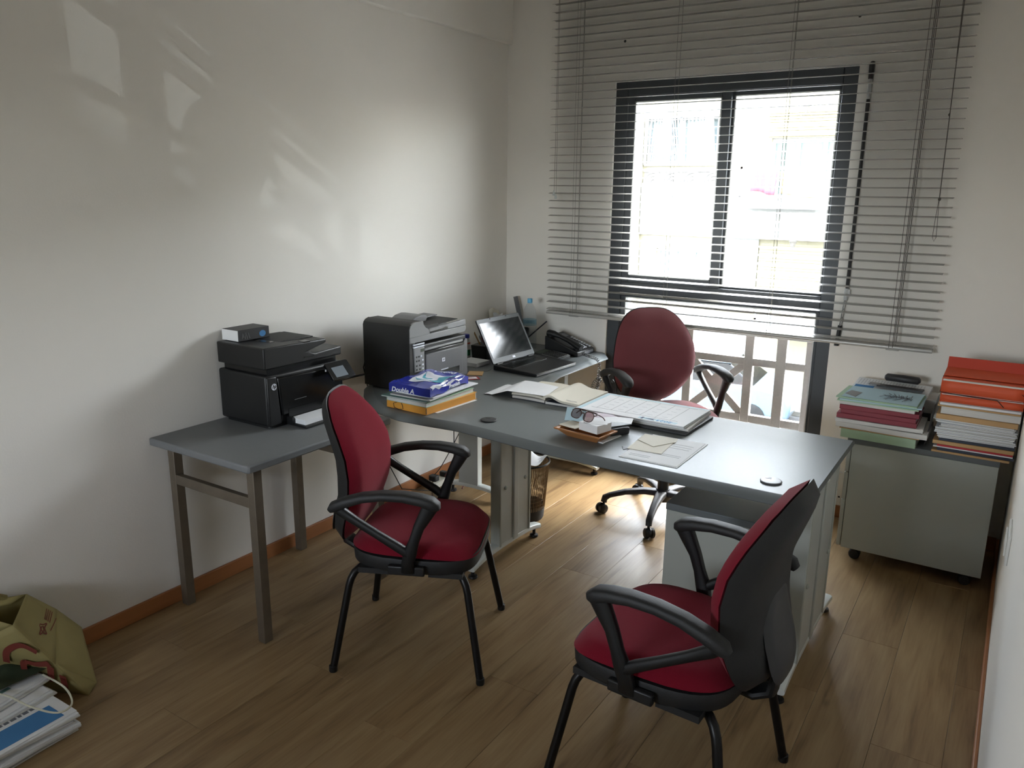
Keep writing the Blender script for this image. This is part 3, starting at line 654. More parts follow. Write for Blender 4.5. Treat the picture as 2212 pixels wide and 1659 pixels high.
link('printed_line', text('l a s e r j e t  p r o', .0052, frame((X1+.0124, 2.20, .832), (0, 1, 0), (0, 0, 1)), .0001), MGREY, p1, smooth=False) if 0 else link('printed_line', M().box(X1+.012, X1+.0125, 2.165, 2.23, .8305, .8325), MGREY, p1, smooth=False)
link('status_light', M().box(.348, .352, 2.318, 2.322, .925, .933), WPRINT, p1)
single('paper_stack', 'stack of blank white paper in the tray of the black printer', 'paper', M().box(.3255, .408, 2.14, 2.35, .7410, .762), PAPER, (.365, 2.245, .741), bevel=.0006)
bx = thing('toner_box', 'small dark printer supplies box with white end lying on the black printer', 'box', (.07, 2.145, 1.067))
link('carton', M().box(.02, .12, 2.066, 2.226, 1.0668, 1.113), DGREY, bx, bevel=.001)
link('white_end', M().box(.0205, .1195, 2.0645, 2.066, 1.068, 1.112), PAPER, bx)
T = frame((.1204, 2.19, 1.086), (0, 1, 0), (0, 0, 1))
link('blue_logo', M().lathe([(.012, 0), (.0165, 0), (.0165, .0006), (.012, .0006)], 20, T=T @ Matrix.Diagonal((1, .8, 1, 1))), INKB, bx)
link('swirl_print', ribbon(ribbon(M(), [(-.09, -.012), (-.085, .014), (-.078, -.014), (-.072, .012), (-.066, -.012)], .0022, T), [(-.104, -.01), (-.10, .012), (-.096, -.006)], .002, T), MGREY, bx)

# ------------------------------------------------------------------ grey and black printer on the desk
p2 = thing('colour_printer', 'black and silver grey multifunction printer on the left end of the desk', 'printer', (.27, 3.02, .7305))
XF = .413; Y0 = 2.80
link('body', M().box(.135, XF-.012, Y0+.004, 3.262, .742, .955), BLK, p2, bevel=.008, seg=3)
link('foot_plinth', M().box(.16, XF-.03, Y0+.03, 3.24, .7305, .744), BLK, p2)
link('front_bezel', M().prism([(2.91, .745), (3.262, .745), (3.262, .932), (3.245, .937), (3.225, .915), (2.912, .915)], XF-.014, XF-.002, TX), MGREY2, p2, bevel=.003)
link('front_door', M().box(XF-.004, XF+.004, 2.915, 3.212, .765, .906), MGREY2, p2, bevel=.003)
link('dark_strip', M().box(XF-.003, XF+.005, 2.906, 3.224, .909, .922), GLOSSB, p2, bevel=.003)
link('silver_lip', M().box(XF-.014, XF+.003, 2.904, 3.218, .924, .937), MGREY, p2, bevel=.004)
link('output_tray', M().box(.16, XF-.01, 2.90, 3.22, .936, .941), BLK2, p2)
link('paper_stop', M().box(XF-.03, XF-.02, 2.98, 3.11, .942, .947).box(XF-.045, XF-.035, 3.10, 3.12, .942, .955).box(XF-.045, XF-.035, 2.95, 2.965, .942, .953), MGREY, p2)
link('tray_opening', M().box(XF+.001, XF+.0048, 3.02, 3.182, .775, .806), GLOSSB, p2)
link('tray_label', M().box(XF+.004, XF+.0052, 3.03, 3.088, .8065, .812), WPRINT, p2)
T = frame((XF+.0042, 3.050, .859), (0, 1, 0), (0, 0, 1))
lg = link('square_logo', M().prism(rrect(-.0115, .0115, -.0095, .0095, .003, 3), 0, .0008, T), WPRINT, p2)
link('logo_letters', text('hp', .014, T @ TR(0, .001, .0009), .0002, .0003, .35), MGREY2, lg, smooth=False)
cp = link('control_panel', M().prism([(2.832, .831), (2.905, .829), (2.905, .948), (2.826, .951)], XF-.014, XF+.002, TX), MGREY, p2, bevel=.003)
link('panel_lip', M().box(XF-.002, XF+.006, 2.822, 2.902, .951, .957).box(XF-.002, XF+.006, 2.822, 2.902, .963, .969), WPRINT, cp, bevel=.001)
link('display', M().box(XF+.001, XF+.003, 2.875, 2.900, .925, .940), GREENP, cp)
for j, (a, c_) in enumerate(((2.845, .905), (2.862, .905), (2.879, .905), (2.845, .885), (2.862, .885), (2.890, .885), (2.845, .862), (2.868, .862), (2.890, .862), (2.845, .843), (2.868, .843), (2.890, .843))):
    link('button', M().box(XF+.001, XF+.0035, a-.005, a+.005, c_-.0042, c_+.0042), BLK2 if j % 3 != 2 else WPRINT, cp, bevel=.001)
# scanner with rounded left shoulder (profile in y,z, extruded in x)
sc = [(Y0, .976), (Y0, 1.042), (2.806, 1.056), (2.818, 1.066), (2.838, 1.072), (2.90, 1.071), (2.903, 1.055), (2.918, 1.038), (2.942, 1.027), (3.20, 1.037), (3.245, 1.037), (3.247, .985), (3.235, .972)]
link('scanner_unit', M().prism([(Y0, .974), (Y0, 1.003), (3.247, 1.006), (3.247, .984), (3.232, .972)], .12, XF+.001, TX), MGREY, p2, bevel=.003)
link('side_cover', M().prism([(Y0-.0008, .742), (Y0-.0008, 1.042), (2.805, 1.056), (2.817, 1.0655), (2.84, 1.0725), (2.84, .742)], .118, XF-.003, TX), BLK, p2, ang=25)
link('feeder_cover', M().prism([(Y0, 1.004), (Y0, 1.042), (2.806, 1.056), (2.818, 1.066), (2.838, 1.072), (2.90, 1.071), (2.903, 1.055), (2.918, 1.038), (2.942, 1.027), (2.945, 1.004)], XF-.010, XF+.0012, TX), MGREY, p2, ang=25)
link('feeder_top', M().prism([(2.84, 1.00), (2.84, 1.0722), (2.90, 1.071), (2.915, 1.052), (2.95, 1.042), (3.03, 1.046), (3.03, 1.00)], .125, XF-.010, TX), BLK2, p2, ang=25)
link('feeder_arch', M().prism([(2.90, 1.06), (2.94, 1.078), (2.985, 1.084), (3.02, 1.080), (3.03, 1.068), (3.02, 1.05), (2.92, 1.045)], .20, .335, TX), MGREY2, p2, bevel=.004)
link('feeder_tray', M().prism([(2.945, 1.004), (2.945, 1.028), (3.20, 1.036), (3.245, 1.037), (3.246, 1.008)], XF-.018, XF, TX), MGREY, p2, bevel=.003)
link('feeder_tray_dark', M().prism([(2.955, 1.029), (3.20, 1.0405), (3.20, 1.044), (2.955, 1.034)], .20, XF-.019, TX), BLK2, p2)
link('feeder_wing', M().prism([(2.97, 1.045), (3.18, 1.052), (3.18, 1.058), (2.97, 1.055)], .19, .28, TX), MGREY2, p2, bevel=.003)
link('handle_recess', M().prism([(2.95, 1.005), (2.95, 1.0135), (3.05, 1.0165), (3.075, 1.022), (3.09, 1.020), (3.09, 1.008)], XF+.0002, XF+.0016, TX), GLOSSB, p2)
# power cables
c1 = M(); c1.tube([(.13, 2.87, .90), (.06, 2.875, .86), (.035, 2.88, .80), (.03, 2.90, .74), (.03, 2.925, .62), (.04, 2.945, .40), (.08, 3.10, .08), (.12, 3.30, .012)], .0028, 6)
single('printer_cable', 'thin black cable hanging down the wall behind the second printer', 'cable', c1, BLK, (.04, 2.9, .01))
c2 = M(); c2.tube([(.05, 2.50, .742), (.045, 2.60, .75), (.04, 2.68, .77), (.035, 2.74, .765), (.05, 2.80, .77), (.12, 2.83, .79), (.137, 2.835, .80)], .005, 8)
single('power_cable', 'thick black power cord between the two printers', 'cable', c2, BLK, (.04, 2.65, .74))

# ------------------------------------------------------------------ cables and power strip under the desk
def cable(nm, lb, pts, r=.0028, m=BLK): return single(nm, lb, 'cable', M().tube(pts, r, 6), m, pts[-1])
def smoothp(P, n=6):
    P = [Vector(p) for p in P]; out = []
    for i in range(len(P)-1):
        p0, p1, p2, p3 = P[max(i-1, 0)], P[i], P[i+1], P[min(i+2, len(P)-1)]
        for k in range(n):
            t = k/n; out.append(tuple(.5*((2*p1)+(p2-p0)*t+(2*p0-5*p1+4*p2-p3)*t*t+(3*p1-p0-3*p2+p3)*t**3)))
    out.append(tuple(P[-1])); return out
cable('laptop_cable', 'black cable hanging straight down under the desk corner', smoothp([(.10, 3.55, .689), (.10, 3.55, .40), (.10, 3.55, .15), (.12, 3.50, .045)]))
cable('diagonal_cable', 'black cable slanting down to the power strip', smoothp([(.17, 3.74, .689), (.12, 3.64, .36), (.09, 3.45, .12), (.06, 3.38, .05), (.08, 3.40, .042)]))
cable('red_cable', 'short reddish brown cable looping into the power strip', smoothp([(.10, 3.46, .045), (.13, 3.52, .13), (.18, 3.56, .16), (.22, 3.52, .06), (.24, 3.44, .006)]), .004, mat('red_brown_rubber', S(96, 38, 28), .5))
cable('floor_cable', 'brown cable curling over the floor in front of the power strip', smoothp([(.06, 3.42, .04), (.10, 3.34, .03), (.20, 3.22, .006), (.34, 3.10, .006), (.42, 3.06, .006), (.40, 3.02, .006)]), .0045, mat('brown_rubber', S(92, 66, 44), .5))
ps = thing('power_strip', 'cream power strip with plugs on the floor by the left wall', 'power strip', (.09, 3.44, 0))
link('strip_body', M().box(.035, .115, 3.34, 3.54, .001, .036), PAPERC, ps, bevel=.006)
link('plug', M().box(.05, .10, 3.37, 3.41, .036, .07), BLK, ps, bevel=.005); link('plug', M().box(.05, .10, 3.47, 3.50, .036, .065), BLK, ps, bevel=.005)
single('cardboard_box', 'low pale flat carton lying on the floor between the desk legs', 'box', M().box(.24, .85, 3.255, 3.315, .0005, .045), PAPERC, (.5, 3.28, 0), bevel=.003) if 0 else None

# ------------------------------------------------------------------ laptop
lt = thing('laptop', 'open black laptop with grey screen on the desk return', 'laptop', (.593, 3.652, .7305), math.radians(-4))
W2 = .195
link('base', M().hull8([(-.145, -W2, 0), (.142, -W2, 0), (.142, W2, 0), (-.145, W2, 0)], [(-.145, -W2, .026), (.142, -W2, .017), (.142, W2, .017), (-.145, W2, .026)]), BLK, lt, world=False, bevel=.003)
link('front_lip', M().box(.1415, .1435, -.19, .185, .004, .0125), MGREY, lt, world=False, bevel=.0006)
KT = TR(0, 0, .0262, ry=.0314) @ TR(.0, 0, -.0045)
kb = M()
for i in range(5):
    for j in range(14): kb.box(-.115+i*.019, -.115+i*.019+.0165, -.170+j*.0225, -.170+j*.0225+.0195, .0, .0022, KT)
link('keyboard', kb, GLOSSB, lt, world=False)['kind'] = 'stuff'
link('touchpad', M().box(.015, .095, -.045, .04, .0, .0008, TR(0, 0, .0262-.0045-.0017, ry=.0314)), GLOSSB, lt, world=False)
link('sticker', M().box(.10, .118, .135, .17, .0, .0008, TR(0, 0, .0262-.0062, ry=.0314)), MGREY, lt, world=False)
ST = frame((-.143, -W2, .029), (0, 1, 0), (-.128, 0, .235))
ld = link('lid', M().prism(rrect(0, 2*W2, 0, .262, .008, 3), -.008, -.0005, ST), BLK, lt, world=False, bevel=.001)
link('bezel', M().prism(rrect(.002, 2*W2-.002, .002, .260, .006, 3), -.001, .0006, ST), BEZEL, ld, world=False)
link('screen', M().prism([(.016, .030), (2*W2-.016, .030), (2*W2-.016, .238), (.016, .238)], .0004, .0012, ST), SCREEN, ld, world=False, smooth=False)
link('white_logo', M().prism(rrect(.183, .207, .010, .022, .002, 2), .0005, .0013, ST), WPRINT, ld, world=False)
link('rubber_bumper', M().prism([(.115, .252), (.123, .252), (.123, .258), (.115, .258)], .0005, .003, ST).prism([(.26, .252), (.268, .252), (.268, .258), (.26, .258)], .0005, .003, ST), BLK, ld, world=False)
link('hinge', M().cyl((-.140, -.17, .027), (-.140, -.12, .027), .006, n=10).cyl((-.140, .12, .027), (-.140, .17, .027), .006, n=10), BLK, lt, world=False)
cable('grey_usb_cable', 'pale grey cable running from the laptop across the desk', smoothp([(.44, 3.46, .745), (.43, 3.42, .733), (.38, 3.38, .7325), (.33, 3.30, .7325), (.43, 3.20, .7325)]), .0022, MGREY)

# ------------------------------------------------------------------ things at the wall corner of the desk
bt = thing('water_bottle', 'clear plastic water bottle with a sky blue cap behind the laptop', 'bottle', (.285, 4.085, .7302))
bp = [(.001, .004), (.030, .001), (.041, .004), (.0435, .012)]
for i in range(9): bp += [(.0435, .018+i*.013), (.0415, .0245+i*.013)]
bp += [(.0435, .14), (.0435, .19), (.042, .21), (.036, .243), (.025, .268), (.0155, .283), (.0135, .288), (.0135, .300)]
link('bottle_body', M().lathe(bp, 28, cap=False), PET, bt, world=False, ang=80)
link('label', M().lathe([(.0438, .15), (.0438, .185)], 28, cap=False), glass('blue_film_label', (.55, .75, .86, 1)), bt, world=False)
link('cap', M().lathe([(.001, .312), (.0145, .312), (.0155, .309), (.0155, .292), (.0145, .291)], 20), WATER, bt, world=False, ang=40)
link('cap_ring', M().lathe([(.0145, .290), (.0155, .289), (.0155, .286), (.0145, .285)], 20, cap=False), WATER, bt, world=False)
pc = thing('pen_cup', 'black pen cup in the far corner of the desk behind the bottle', 'pen holder', (.16, 4.205, .7302))
link('cup_wall', M().rings([[(r_*math.cos(2*PI*q/24), r_*math.sin(2*PI*q/24), z_) for q in range(24)] for r_, z_ in ((.001, 0), (.040, 0), (.042, .10), (.039, .10), (.037, .005), (.001, .005))]), BLK, pc, world=False)
single('ruler', 'long grey ruler leaning out of the far pen cup', 'ruler', M().box(-.0165, .0165, -.001, .001, 0, .30, TR(.176, 4.213, .737, ry=math.radians(-15))), MGREY2, (.16, 4.2, .74), bevel=.0004)
single('far_pen', 'dark pen leaning right out of the far pen cup', 'pen', M().cyl((.165, 4.19, .737), (.32, 4.235, .885), .0042, n=8), NAVYF, (.16, 4.19, .74))
pp = thing('standing_papers', 'loose white papers standing against the corner behind the laptop', 'papers', (.09, 4.15, .7302))
for i, (ya, yb, h_, dx) in enumerate(((4.02, 4.135, .225, .0), (4.05, 4.16, .195, .012))):
    g = M().grid(lambda u, v: (.025+dx+.03*(1-v)+.004*math.sin(6*u), ya+(yb-ya)*u, .7303+h_*v+.012*math.sin(5*u+i)*v), 10, 6); link('sheet', g, PAPER if i else PAPERC, pp).modifiers.new('t', 'SOLIDIFY').thickness = .0012
# stationery between the grey printer and the laptop
og = thing('desk_organiser', 'black desk organiser full of pens between printer and laptop', 'pen holder', (.22, 3.68, .7302), .1)
link('tub', M().hull8([(-.045, -.05, 0), (.045, -.05, 0), (.045, .06, 0), (-.045, .06, 0)], [(-.052, -.055, .085), (.052, -.055, .085), (.052, .066, .085), (-.052, .066, .085)]), BLK, og, world=False, bevel=.004)
for i, (px, py, tx, ty, h_, m_, nm) in enumerate(((-.01, -.02, -.03, -.045, .15, BROWN, 'brown pencil leaning in the black desk organiser'), (.02, -.03, .005, -.05, .135, MGREY, 'silver pen leaning in the black desk organiser'), (.02, .03, .035, .055, .15, BLK, 'black pen standing in the black desk organiser'), (-.02, .03, -.025, .02, .14, REDC, 'red pen standing in the black desk organiser'))):
    T = WM[og.name]; single('pen', nm, 'pen', M().cyl(tuple(T @ Vector((px, py, .086))), tuple(T @ Vector((tx, ty, h_))), .0045, .0045, 8).cyl(tuple(T @ Vector((tx, ty, h_))), tuple(T @ Vector((tx*1.05, ty*1.05, h_+.012))), .0045, .001, 8), m_, (.22, 3.68, .815))
cf = thing('correction_fluid', 'white bottle with cobalt blue cap beside the grey printer', 'bottle', (.135, 3.625, .7302))
link('bottle_body', M().lathe([(.001, 0), (.024, 0), (.026, .004), (.026, .10), (.020, .118), (.014, .122), (.001, .122)], 20), SOCK, cf, world=False, ang=50)
link('label', M().lathe([(.0264, .02), (.0264, .055)], 20, cap=False), mat('green_label', S(46, 128, 84), .5), cf, world=False)
link('label_band', M().lathe([(.0264, .088), (.0264, .097)], 20, cap=False), mat('orange_red_label', S(210, 92, 70), .5), cf, world=False)
link('cap', M().lathe([(.001, .142), (.021, .142), (.0225, .139), (.0225, .122), (.001, .122)], 20), COB, cf, world=False, ang=50)
single('memo_pad', 'thick white memo pad on the desk beside the grey printer', 'notepad', M().box(.20, .33, 3.46, 3.585, .7305, .752), PAPER, (.26, 3.52, .7305), bevel=.001)
single('buff_card', 'small buff brown card lying beside the grey printer', 'card', M().box(-.04, .04, -.045, .045, .0, .004, TR(.41, 3.335, .7305, rz=.5)), BROWN, (.41, 3.33, .7305))
rc_ = thing('red_bordered_card', 'white card with red border next to the blue paper ream', 'card', (.455, 3.235, .7305), .9)
link('card', M().box(-.04, .04, -.03, .03, 0, .002), REDC, rc_, world=False)
link('inner_print', M().box(-.03, .03, -.02, .02, .002, .0025), PAPER, rc_, world=False)

# telephone
ph = thing('telephone', 'black desk telephone with rows of white buttons by the window', 'telephone', (.545, 4.128, .7302), math.radians(-2.5))
link('phone_base', M().hull8([(-.115, -.1, 0), (.115, -.1, 0), (.115, .1, 0), (-.115, .1, 0)], [(-.115, -.1, .105), (.115, -.1, .030), (.115, .1, .030), (-.115, .1, .105)]), BLK, ph, world=False, bevel=.005)
PT = frame((.115, -.1, .0305), (0, 1, 0), (-.23, 0, .075))
link('front_edge', M().box(.1145, .118, -.02, .08, .006, .024), MGREY2, ph, world=False, bevel=.001)
for i in range(8): link('line_button', M().prism(rrect(.165, .187, .018+i*.0185, .030+i*.0185, .002, 2), 0, .004, PT), WPRINT, ph, world=False)
for i in range(3):
    for j in range(4): link('dial_button', M().prism(rrect(.095+i*.018, .107+i*.018, .020+j*.016, .030+j*.016, .002, 2), 0, .004, PT), WPRINT, ph, world=False)
link('display', M().prism([(.13, .175), (.18, .175), (.18, .215), (.13, .215)], 0, .002, PT), MGREY2, ph, world=False)
HP = [(.118, .036), (.08, .046), (.03, .060), (-.03, .080), (-.08, .096), (-.112, .104)]
hs = link('handset', M().sweep([(a, -.062, z_+.014+.012*(1-((a)/.115)**2)) for a, z_ in HP], [(.050, .034), (.050, .032), (.034, .024), (.034, .024), (.052, .034), (.054, .036)], (0, 1, 0), 14, 2.8), BLK, ph, world=False, ang=60)
link('earpiece', M().lathe([(.001, 0), (.024, 0), (.026, .014), (.001, .014)], 18, T=TR(-.095, -.062, .096)).lathe([(.001, 0), (.024, 0), (.026, .014), (.001, .014)], 18, T=TR(.092, -.062, .034)), BLK, hs, world=False)
def coil(path, R, turns, r):
    P = [Vector(p) for p in smoothp(path, 10)]; L = [0]
    for a, c_ in zip(P, P[1:]): L.append(L[-1]+(c_-a).length)
    N = turns*9; out = []
    for i in range(N+1):
        s_ = L[-1]*i/N; k = max(j for j in range(len(L)) if L[j] <= s_+1e-9); k = min(k, len(P)-2)
        p = P[k].lerp(P[k+1], (s_-L[k])/max(1e-6, L[k+1]-L[k])); t = (P[k+1]-P[k]).normalized()
        a = Vector((.3, .5, .8)).normalized(); a = (a-t*a.dot(t)).normalized(); c_ = t.cross(a); th = 2*PI*turns*i/N
        out.append(tuple(p+R*(math.cos(th)*a+math.sin(th)*c_)))
    return M().tube(out, r, 5)
ck = coil([(.672, 4.06, .748), (.70, 4.05, .746), (.75, 4.02, .745), (.800, 4.00, .738), (.812, 4.00, .70), (.80, 4.02, .65), (.795, 4.03, .60), (.80, 3.99, .56), (.79, 3.96, .54), (.785, 3.99, .60), (.80, 4.04, .62), (.80, 4.0, .55), (.79, 3.97, .50), (.80, 4.02, .47), (.80, 4.0, .52)], .0085, 62, .0017)
single('coiled_cord', 'black coiled telephone cord drooping over the desk edge in a tangle', 'cord', ck, BLK, (.8, 4.0, .55))
ck2 = coil([(.80, 4.02, .62), (.83, 4.06, .60), (.87, 4.10, .605), (.92, 4.12, .60)], .008, 12, .0016)
single('loose_coil', 'loose end of the coiled cord sticking out toward the window', 'cord', ck2, BLK, (.86, 4.08, .6))
ca = thing('calculator', 'black desk calculator with silver framed keys in front of the telephone', 'calculator', (.520, 3.955, .7302), math.radians(-20))
link('body', M().hull8([(-.115, -.05, 0), (.115, -.05, 0), (.115, .045, 0), (-.115, .045, 0)], [(-.115, -.05, .012), (.115, -.05, .012), (.115, .045, .026), (-.115, .045, .026)]), BLK, ca, world=False, bevel=.003)
CT = frame((-.115, -.05, .0122), (1, 0, 0), (0, .095, .014))
link('key_frame', M().prism(rrect(.078, .226, .004, .092, .004, 2), 0, .0015, CT), MGREY, ca, world=False)
for i in range(7):
    for j in range(4): link('key', M().prism([(.084+i*.0198, .010+j*.0198), (.099+i*.0198, .010+j*.0198), (.099+i*.0198, .024+j*.0198), (.084+i*.0198, .024+j*.0198)], .0015, .004, CT), BLK2, ca, world=False)
link('display', M().prism([(.012, .012), (.062, .012), (.062, .084), (.012, .084)], 0, .001, CT), GREENP, ca, world=False)

# ------------------------------------------------------------------ ream and folders at the desk's left front
def file_(name, label, cat, cx, cy, z, w, l, h, rot, m, pages=None, grp=None, tw=0, shrink=.004):
    """card cover with a slab of pages inside: w along local x, l along local y"""
    t = thing(name, label, cat, (cx, cy, z), rot, grp); c = .0012
    link('cover', M().box(-w/2, w/2, -l/2, l/2, 0, c).box(-w/2, w/2, -l/2, l/2, h-c, h).box(-w/2, -w/2+c, -l/2, l/2, c, h-c), m, t, world=False, bevel=.0005)
    link('pages', M().box(-w/2+c+.0005, w/2-shrink, -l/2+shrink*.7, l/2-shrink*.7, c, h-c), pages or PAPERE, t, world=False)
    return t
def slab(name, label, cat, cx, cy, z, w, l, h, rot, m, grp=None, wave=.0, seed=0, bevel=.0006):
    T = TR(cx, cy, z, rot); rnd = random.Random(seed); ph_ = rnd.random()*6
    def top(u, v): return (-w/2+w*u, -l/2+l*v, h+wave*(math.sin(4*u+ph_)*math.sin(3*v+ph_)+1))
    if wave:
        mb = M().grid(top, 10, 10, h)
        return single(name, label, cat, M().add(mb.v, mb.f, T), m, (cx, cy, z), rot, grp, ang=50)
    return single(name, label, cat, M().box(-w/2, w/2, -l/2, l/2, 0, h, T), m, (cx, cy, z), rot, grp, bevel=bevel)
slab('white_sheet', 'white sheet sticking out under the yellow folder', 'paper', .625, 2.76, .7303, .20, .28, .0015, -.05, PAPER)
yf = thing('yellow_folder', 'thick yellow ochre box folder at the bottom of the pile under the ream', 'folder', (.592, 2.742, .732), math.radians(-3))
link('cover', M().box(-.118, .118, -.178, .178, 0, .0015).box(-.118, .118, -.178, .178, .0315, .033).box(-.118, .118, -.178, -.1765, .0015, .0315).box(.1165, .118, -.178, .165, .0015, .0315), YELF, yf, world=False, bevel=.001)
link('pages', M().box(-.112, .1155, -.170, .172, .0015, .0315), PAPERE, yf, world=False)
link('corner_gap', M().box(.1165, .1185, -.1785, -.1755, .004, .030), BLK2, yf, world=False)
link('elastic', M().tube([(-.055, -.1785, .0315), (-.075, -.181, .024), (-.068, -.183, .006), (-.04, -.184, .002), (-.015, -.183, .008), (-.022, -.180, .026), (-.03, -.1785, .0315)], .0012, 6), DGREY, yf, world=False)
file_('pale_folder', 'thick pale grey green folder lying on the yellow folder', 'folder', .588, 2.735, .7652, .232, .345, .019, math.radians(-1), GREENF)
file_('teal_folder', 'thin dull teal folder sticking out left under the ream', 'folder', .567, 2.715, .7845, .245, .325, .006, math.radians(3), TEALF)
slab('cream_papers', 'thin sheaf of creamy papers under the blue ream', 'papers', .590, 2.74, .7907, .222, .33, .005, math.radians(2), PAPERE)
slab('grey_papers', 'thin white magazine directly under the blue ream', 'magazine', .598, 2.772, .7959, .215, .335, .005, math.radians(0), PAPER)
rm = thing('paper_ream', 'blue wrapped ream of copy paper with white and teal print', 'paper ream', (.580, 2.735, .801), math.radians(6))
def rt(u, v): return (-.108+.216*u, -.165+.33*v, .0455+.0045*math.sin(9*u+2)*math.sin(7*v)+.003*math.sin(17*v+5*u)-.010*max(0, v-.8)*5*(u)**2)
rg = M().grid(rt, 16, 20, .0365)
link('wrapper', rg, BLUE, rm, world=False, ang=30)
T = frame((-.108, -.1656, 0), (1, 0, 0), (0, 0, 1))
def onwrap(mb):    # lay flat print on the wavy wrapper top
    o = M(); o.f = mb.f; o.mi = mb.mi
    o.v = [(x, y, rt((x+.108)/.216, (y+.165)/.33)[2]+.0012+z) for x, y, z in mb.v]; return o
def fill(poly, n=9):
    cx_, cy_ = sum(p[0] for p in poly)/len(poly), sum(p[1] for p in poly)/len(poly); rs = [[(cx_+(x-cx_)*k/n, cy_+(y-cy_)*k/n, 0) for x, y in poly] for k in range(n, 0, -1)]
    m_ = M(); m_.rings(rs, True, False, True); return m_
def dense(poly, n=5):
    o = []
    for a, c_ in zip(poly, poly[1:]+poly[:1]):
        for i in range(n): o.append((a[0]+(c_[0]-a[0])*i/n, a[1]+(c_[1]-a[1])*i/n))
    return o
link('white_panel', onwrap(fill(dense([(-.065, -.075), (-.075, .10), (-.01, .06), (.035, .075), (.075, .115), (.09, -.03), (.05, -.08), (.0, -.085)]))), WPRINT, rm, world=False, ang=60)
def lift(mb, d): mb.v = [(x, y, z+d) for x, y, z in mb.v]; return mb
link('teal_swoosh', lift(onwrap(fill(dense([(.03, .03), (.05, .075), (.076, .112), (.088, -.03), (.065, -.065), (.02, -.06), (.05, -.02)]))), .0006), TEAL, rm, world=False, ang=60)
sw_ = M()
def rib(path, w):
    m_ = M(); ribbon(m_, path, w, None, 0, .0001); return m_
for pa, w_ in (([(-.062, .075), (-.045, .03), (-.03, .0), (-.01, -.005), (.015, .005)], [.004, .012, .016, .014, .003]), ([(-.055, -.03), (-.035, -.045), (-.01, -.045), (.015, -.035)], [.004, .016, .014, .003])):
    q = lift(onwrap(rib(smoothp([(x, y, 0) for x, y in pa], 3) and [tuple(v[:2]) for v in smoothp([(x, y, 0) for x, y in pa], 3)], [w_[min(len(w_)-1, i//3)] for i in range(3*(len(pa)-1)+1)])), .0007); sw_.add(q.v, q.f)
link('teal_stroke', sw_, TEAL, rm, world=False)
link('front_lettering', text('Double A', .030, frame((-.035, -.1662, .021), (1, 0, 0), (0, 0, 1)), .0003, .0008, .2), WPRINT, rm, world=False, smooth=False)
q = onwrap(text('Double A', .030, TR(.0, .138, .001, rz=PI), .0003, .0008, .2)); link('top_lettering', lift(q, .001), WPRINT, rm, world=False, smooth=False)
q = text('Premium', .026, frame((.1086, .04, .020), (0, 1, 0), (0, 0, 1)), .0003, .0008, .1); link('side_lettering', q, WPRINT, rm, world=False, smooth=False)
link('torn_edge', M().add(*(lambda r: ([(.1085, -.15+.028*i, .034+.008*math.sin(i*2.1)) for i in range(11)]+[(.1115, -.15+.028*i, .040+.010*math.sin(i*1.3)) for i in range(11)]+[(.098, -.15+.028*i, .048+.004*math.sin(i*1.7)) for i in range(11)], [(i, i+1, i+12, i+11) for i in range(10)]+[(i+11, i+12, i+23, i+22) for i in range(10)]))(0)), WPRINT, rm, world=False)

# ------------------------------------------------------------------ open notebook and loose sheets
ob = thing('open_notebook', 'open notebook with curled cream pages lying on the desk', 'notebook', (1.02, 3.16, .7302), 0)
def pg(x0_, x1_, y0_, y1_, zf, th):
    return M().grid(lambda u, v: (x0_+(x1_-x0_)*u, y0_+(y1_-y0_)*v+.006*math.sin(3*u), zf(u, v)), 14, 6, th)
link('cover', M().box(.835, 1.205, 3.02, 3.31, .7302, .7325), NAVYF, ob, bevel=.001)
link('left_lower_pages', pg(.843, 1.018, 3.025, 3.305, lambda u, v: .7440, .0112), PAPERE, ob)
link('left_pages', pg(.838, 1.020, 3.028, 3.30, lambda u, v: .7440+.0125+.003*math.sin(2.6*u)-.006*max(0, u-.8)*5*.5, .010), PAPERC, ob)
link('right_lower_pages', pg(1.028, 1.200, 3.018, 3.30, lambda u, v: .7450, .0125), PAPERE, ob)
link('right_cover', M().box(1.035, 1.207, 3.012, 3.305, .7452, .7475), NAVYF, ob, bevel=.0008)
link('right_pages', pg(1.022, 1.207, 3.008, 3.30, lambda u, v: .7600+.019*math.exp(-((u-.17)/.2)**2)-.003*u, .0105), PAPERC, ob)
link('pen_line', M().box(-.028, .028, -.0015, .0015, 0, .001, TR(1.155, 3.035, .7602, rz=-.12)), MGREY, ob)
hw = M()
for i in range(6):
    hw.box(1.06, 1.06+.05+.03*math.sin(i*2.1), 3.07+i*.034, 3.0725+i*.034, .7790-.004*0, .7793) if 0 else None
single('loose_sheet', 'wavy white sheet lying across the left page of the open notebook', 'paper', M().grid(lambda u, v: ((1-v)*(.695+.325*u)+v*(.682+.30*u), 3.008+.028*u*(1-v)+.205*v+.012*u*v, .7335+ (.003 if u < .12 else 0)*math.sin(PI*u/.12)+.030*min(1, max(0, (u-.12)/.26))+.008*math.sin(PI*u)*v), 24, 8, .0006), PAPER, (.85, 3.1, .733), ang=60)

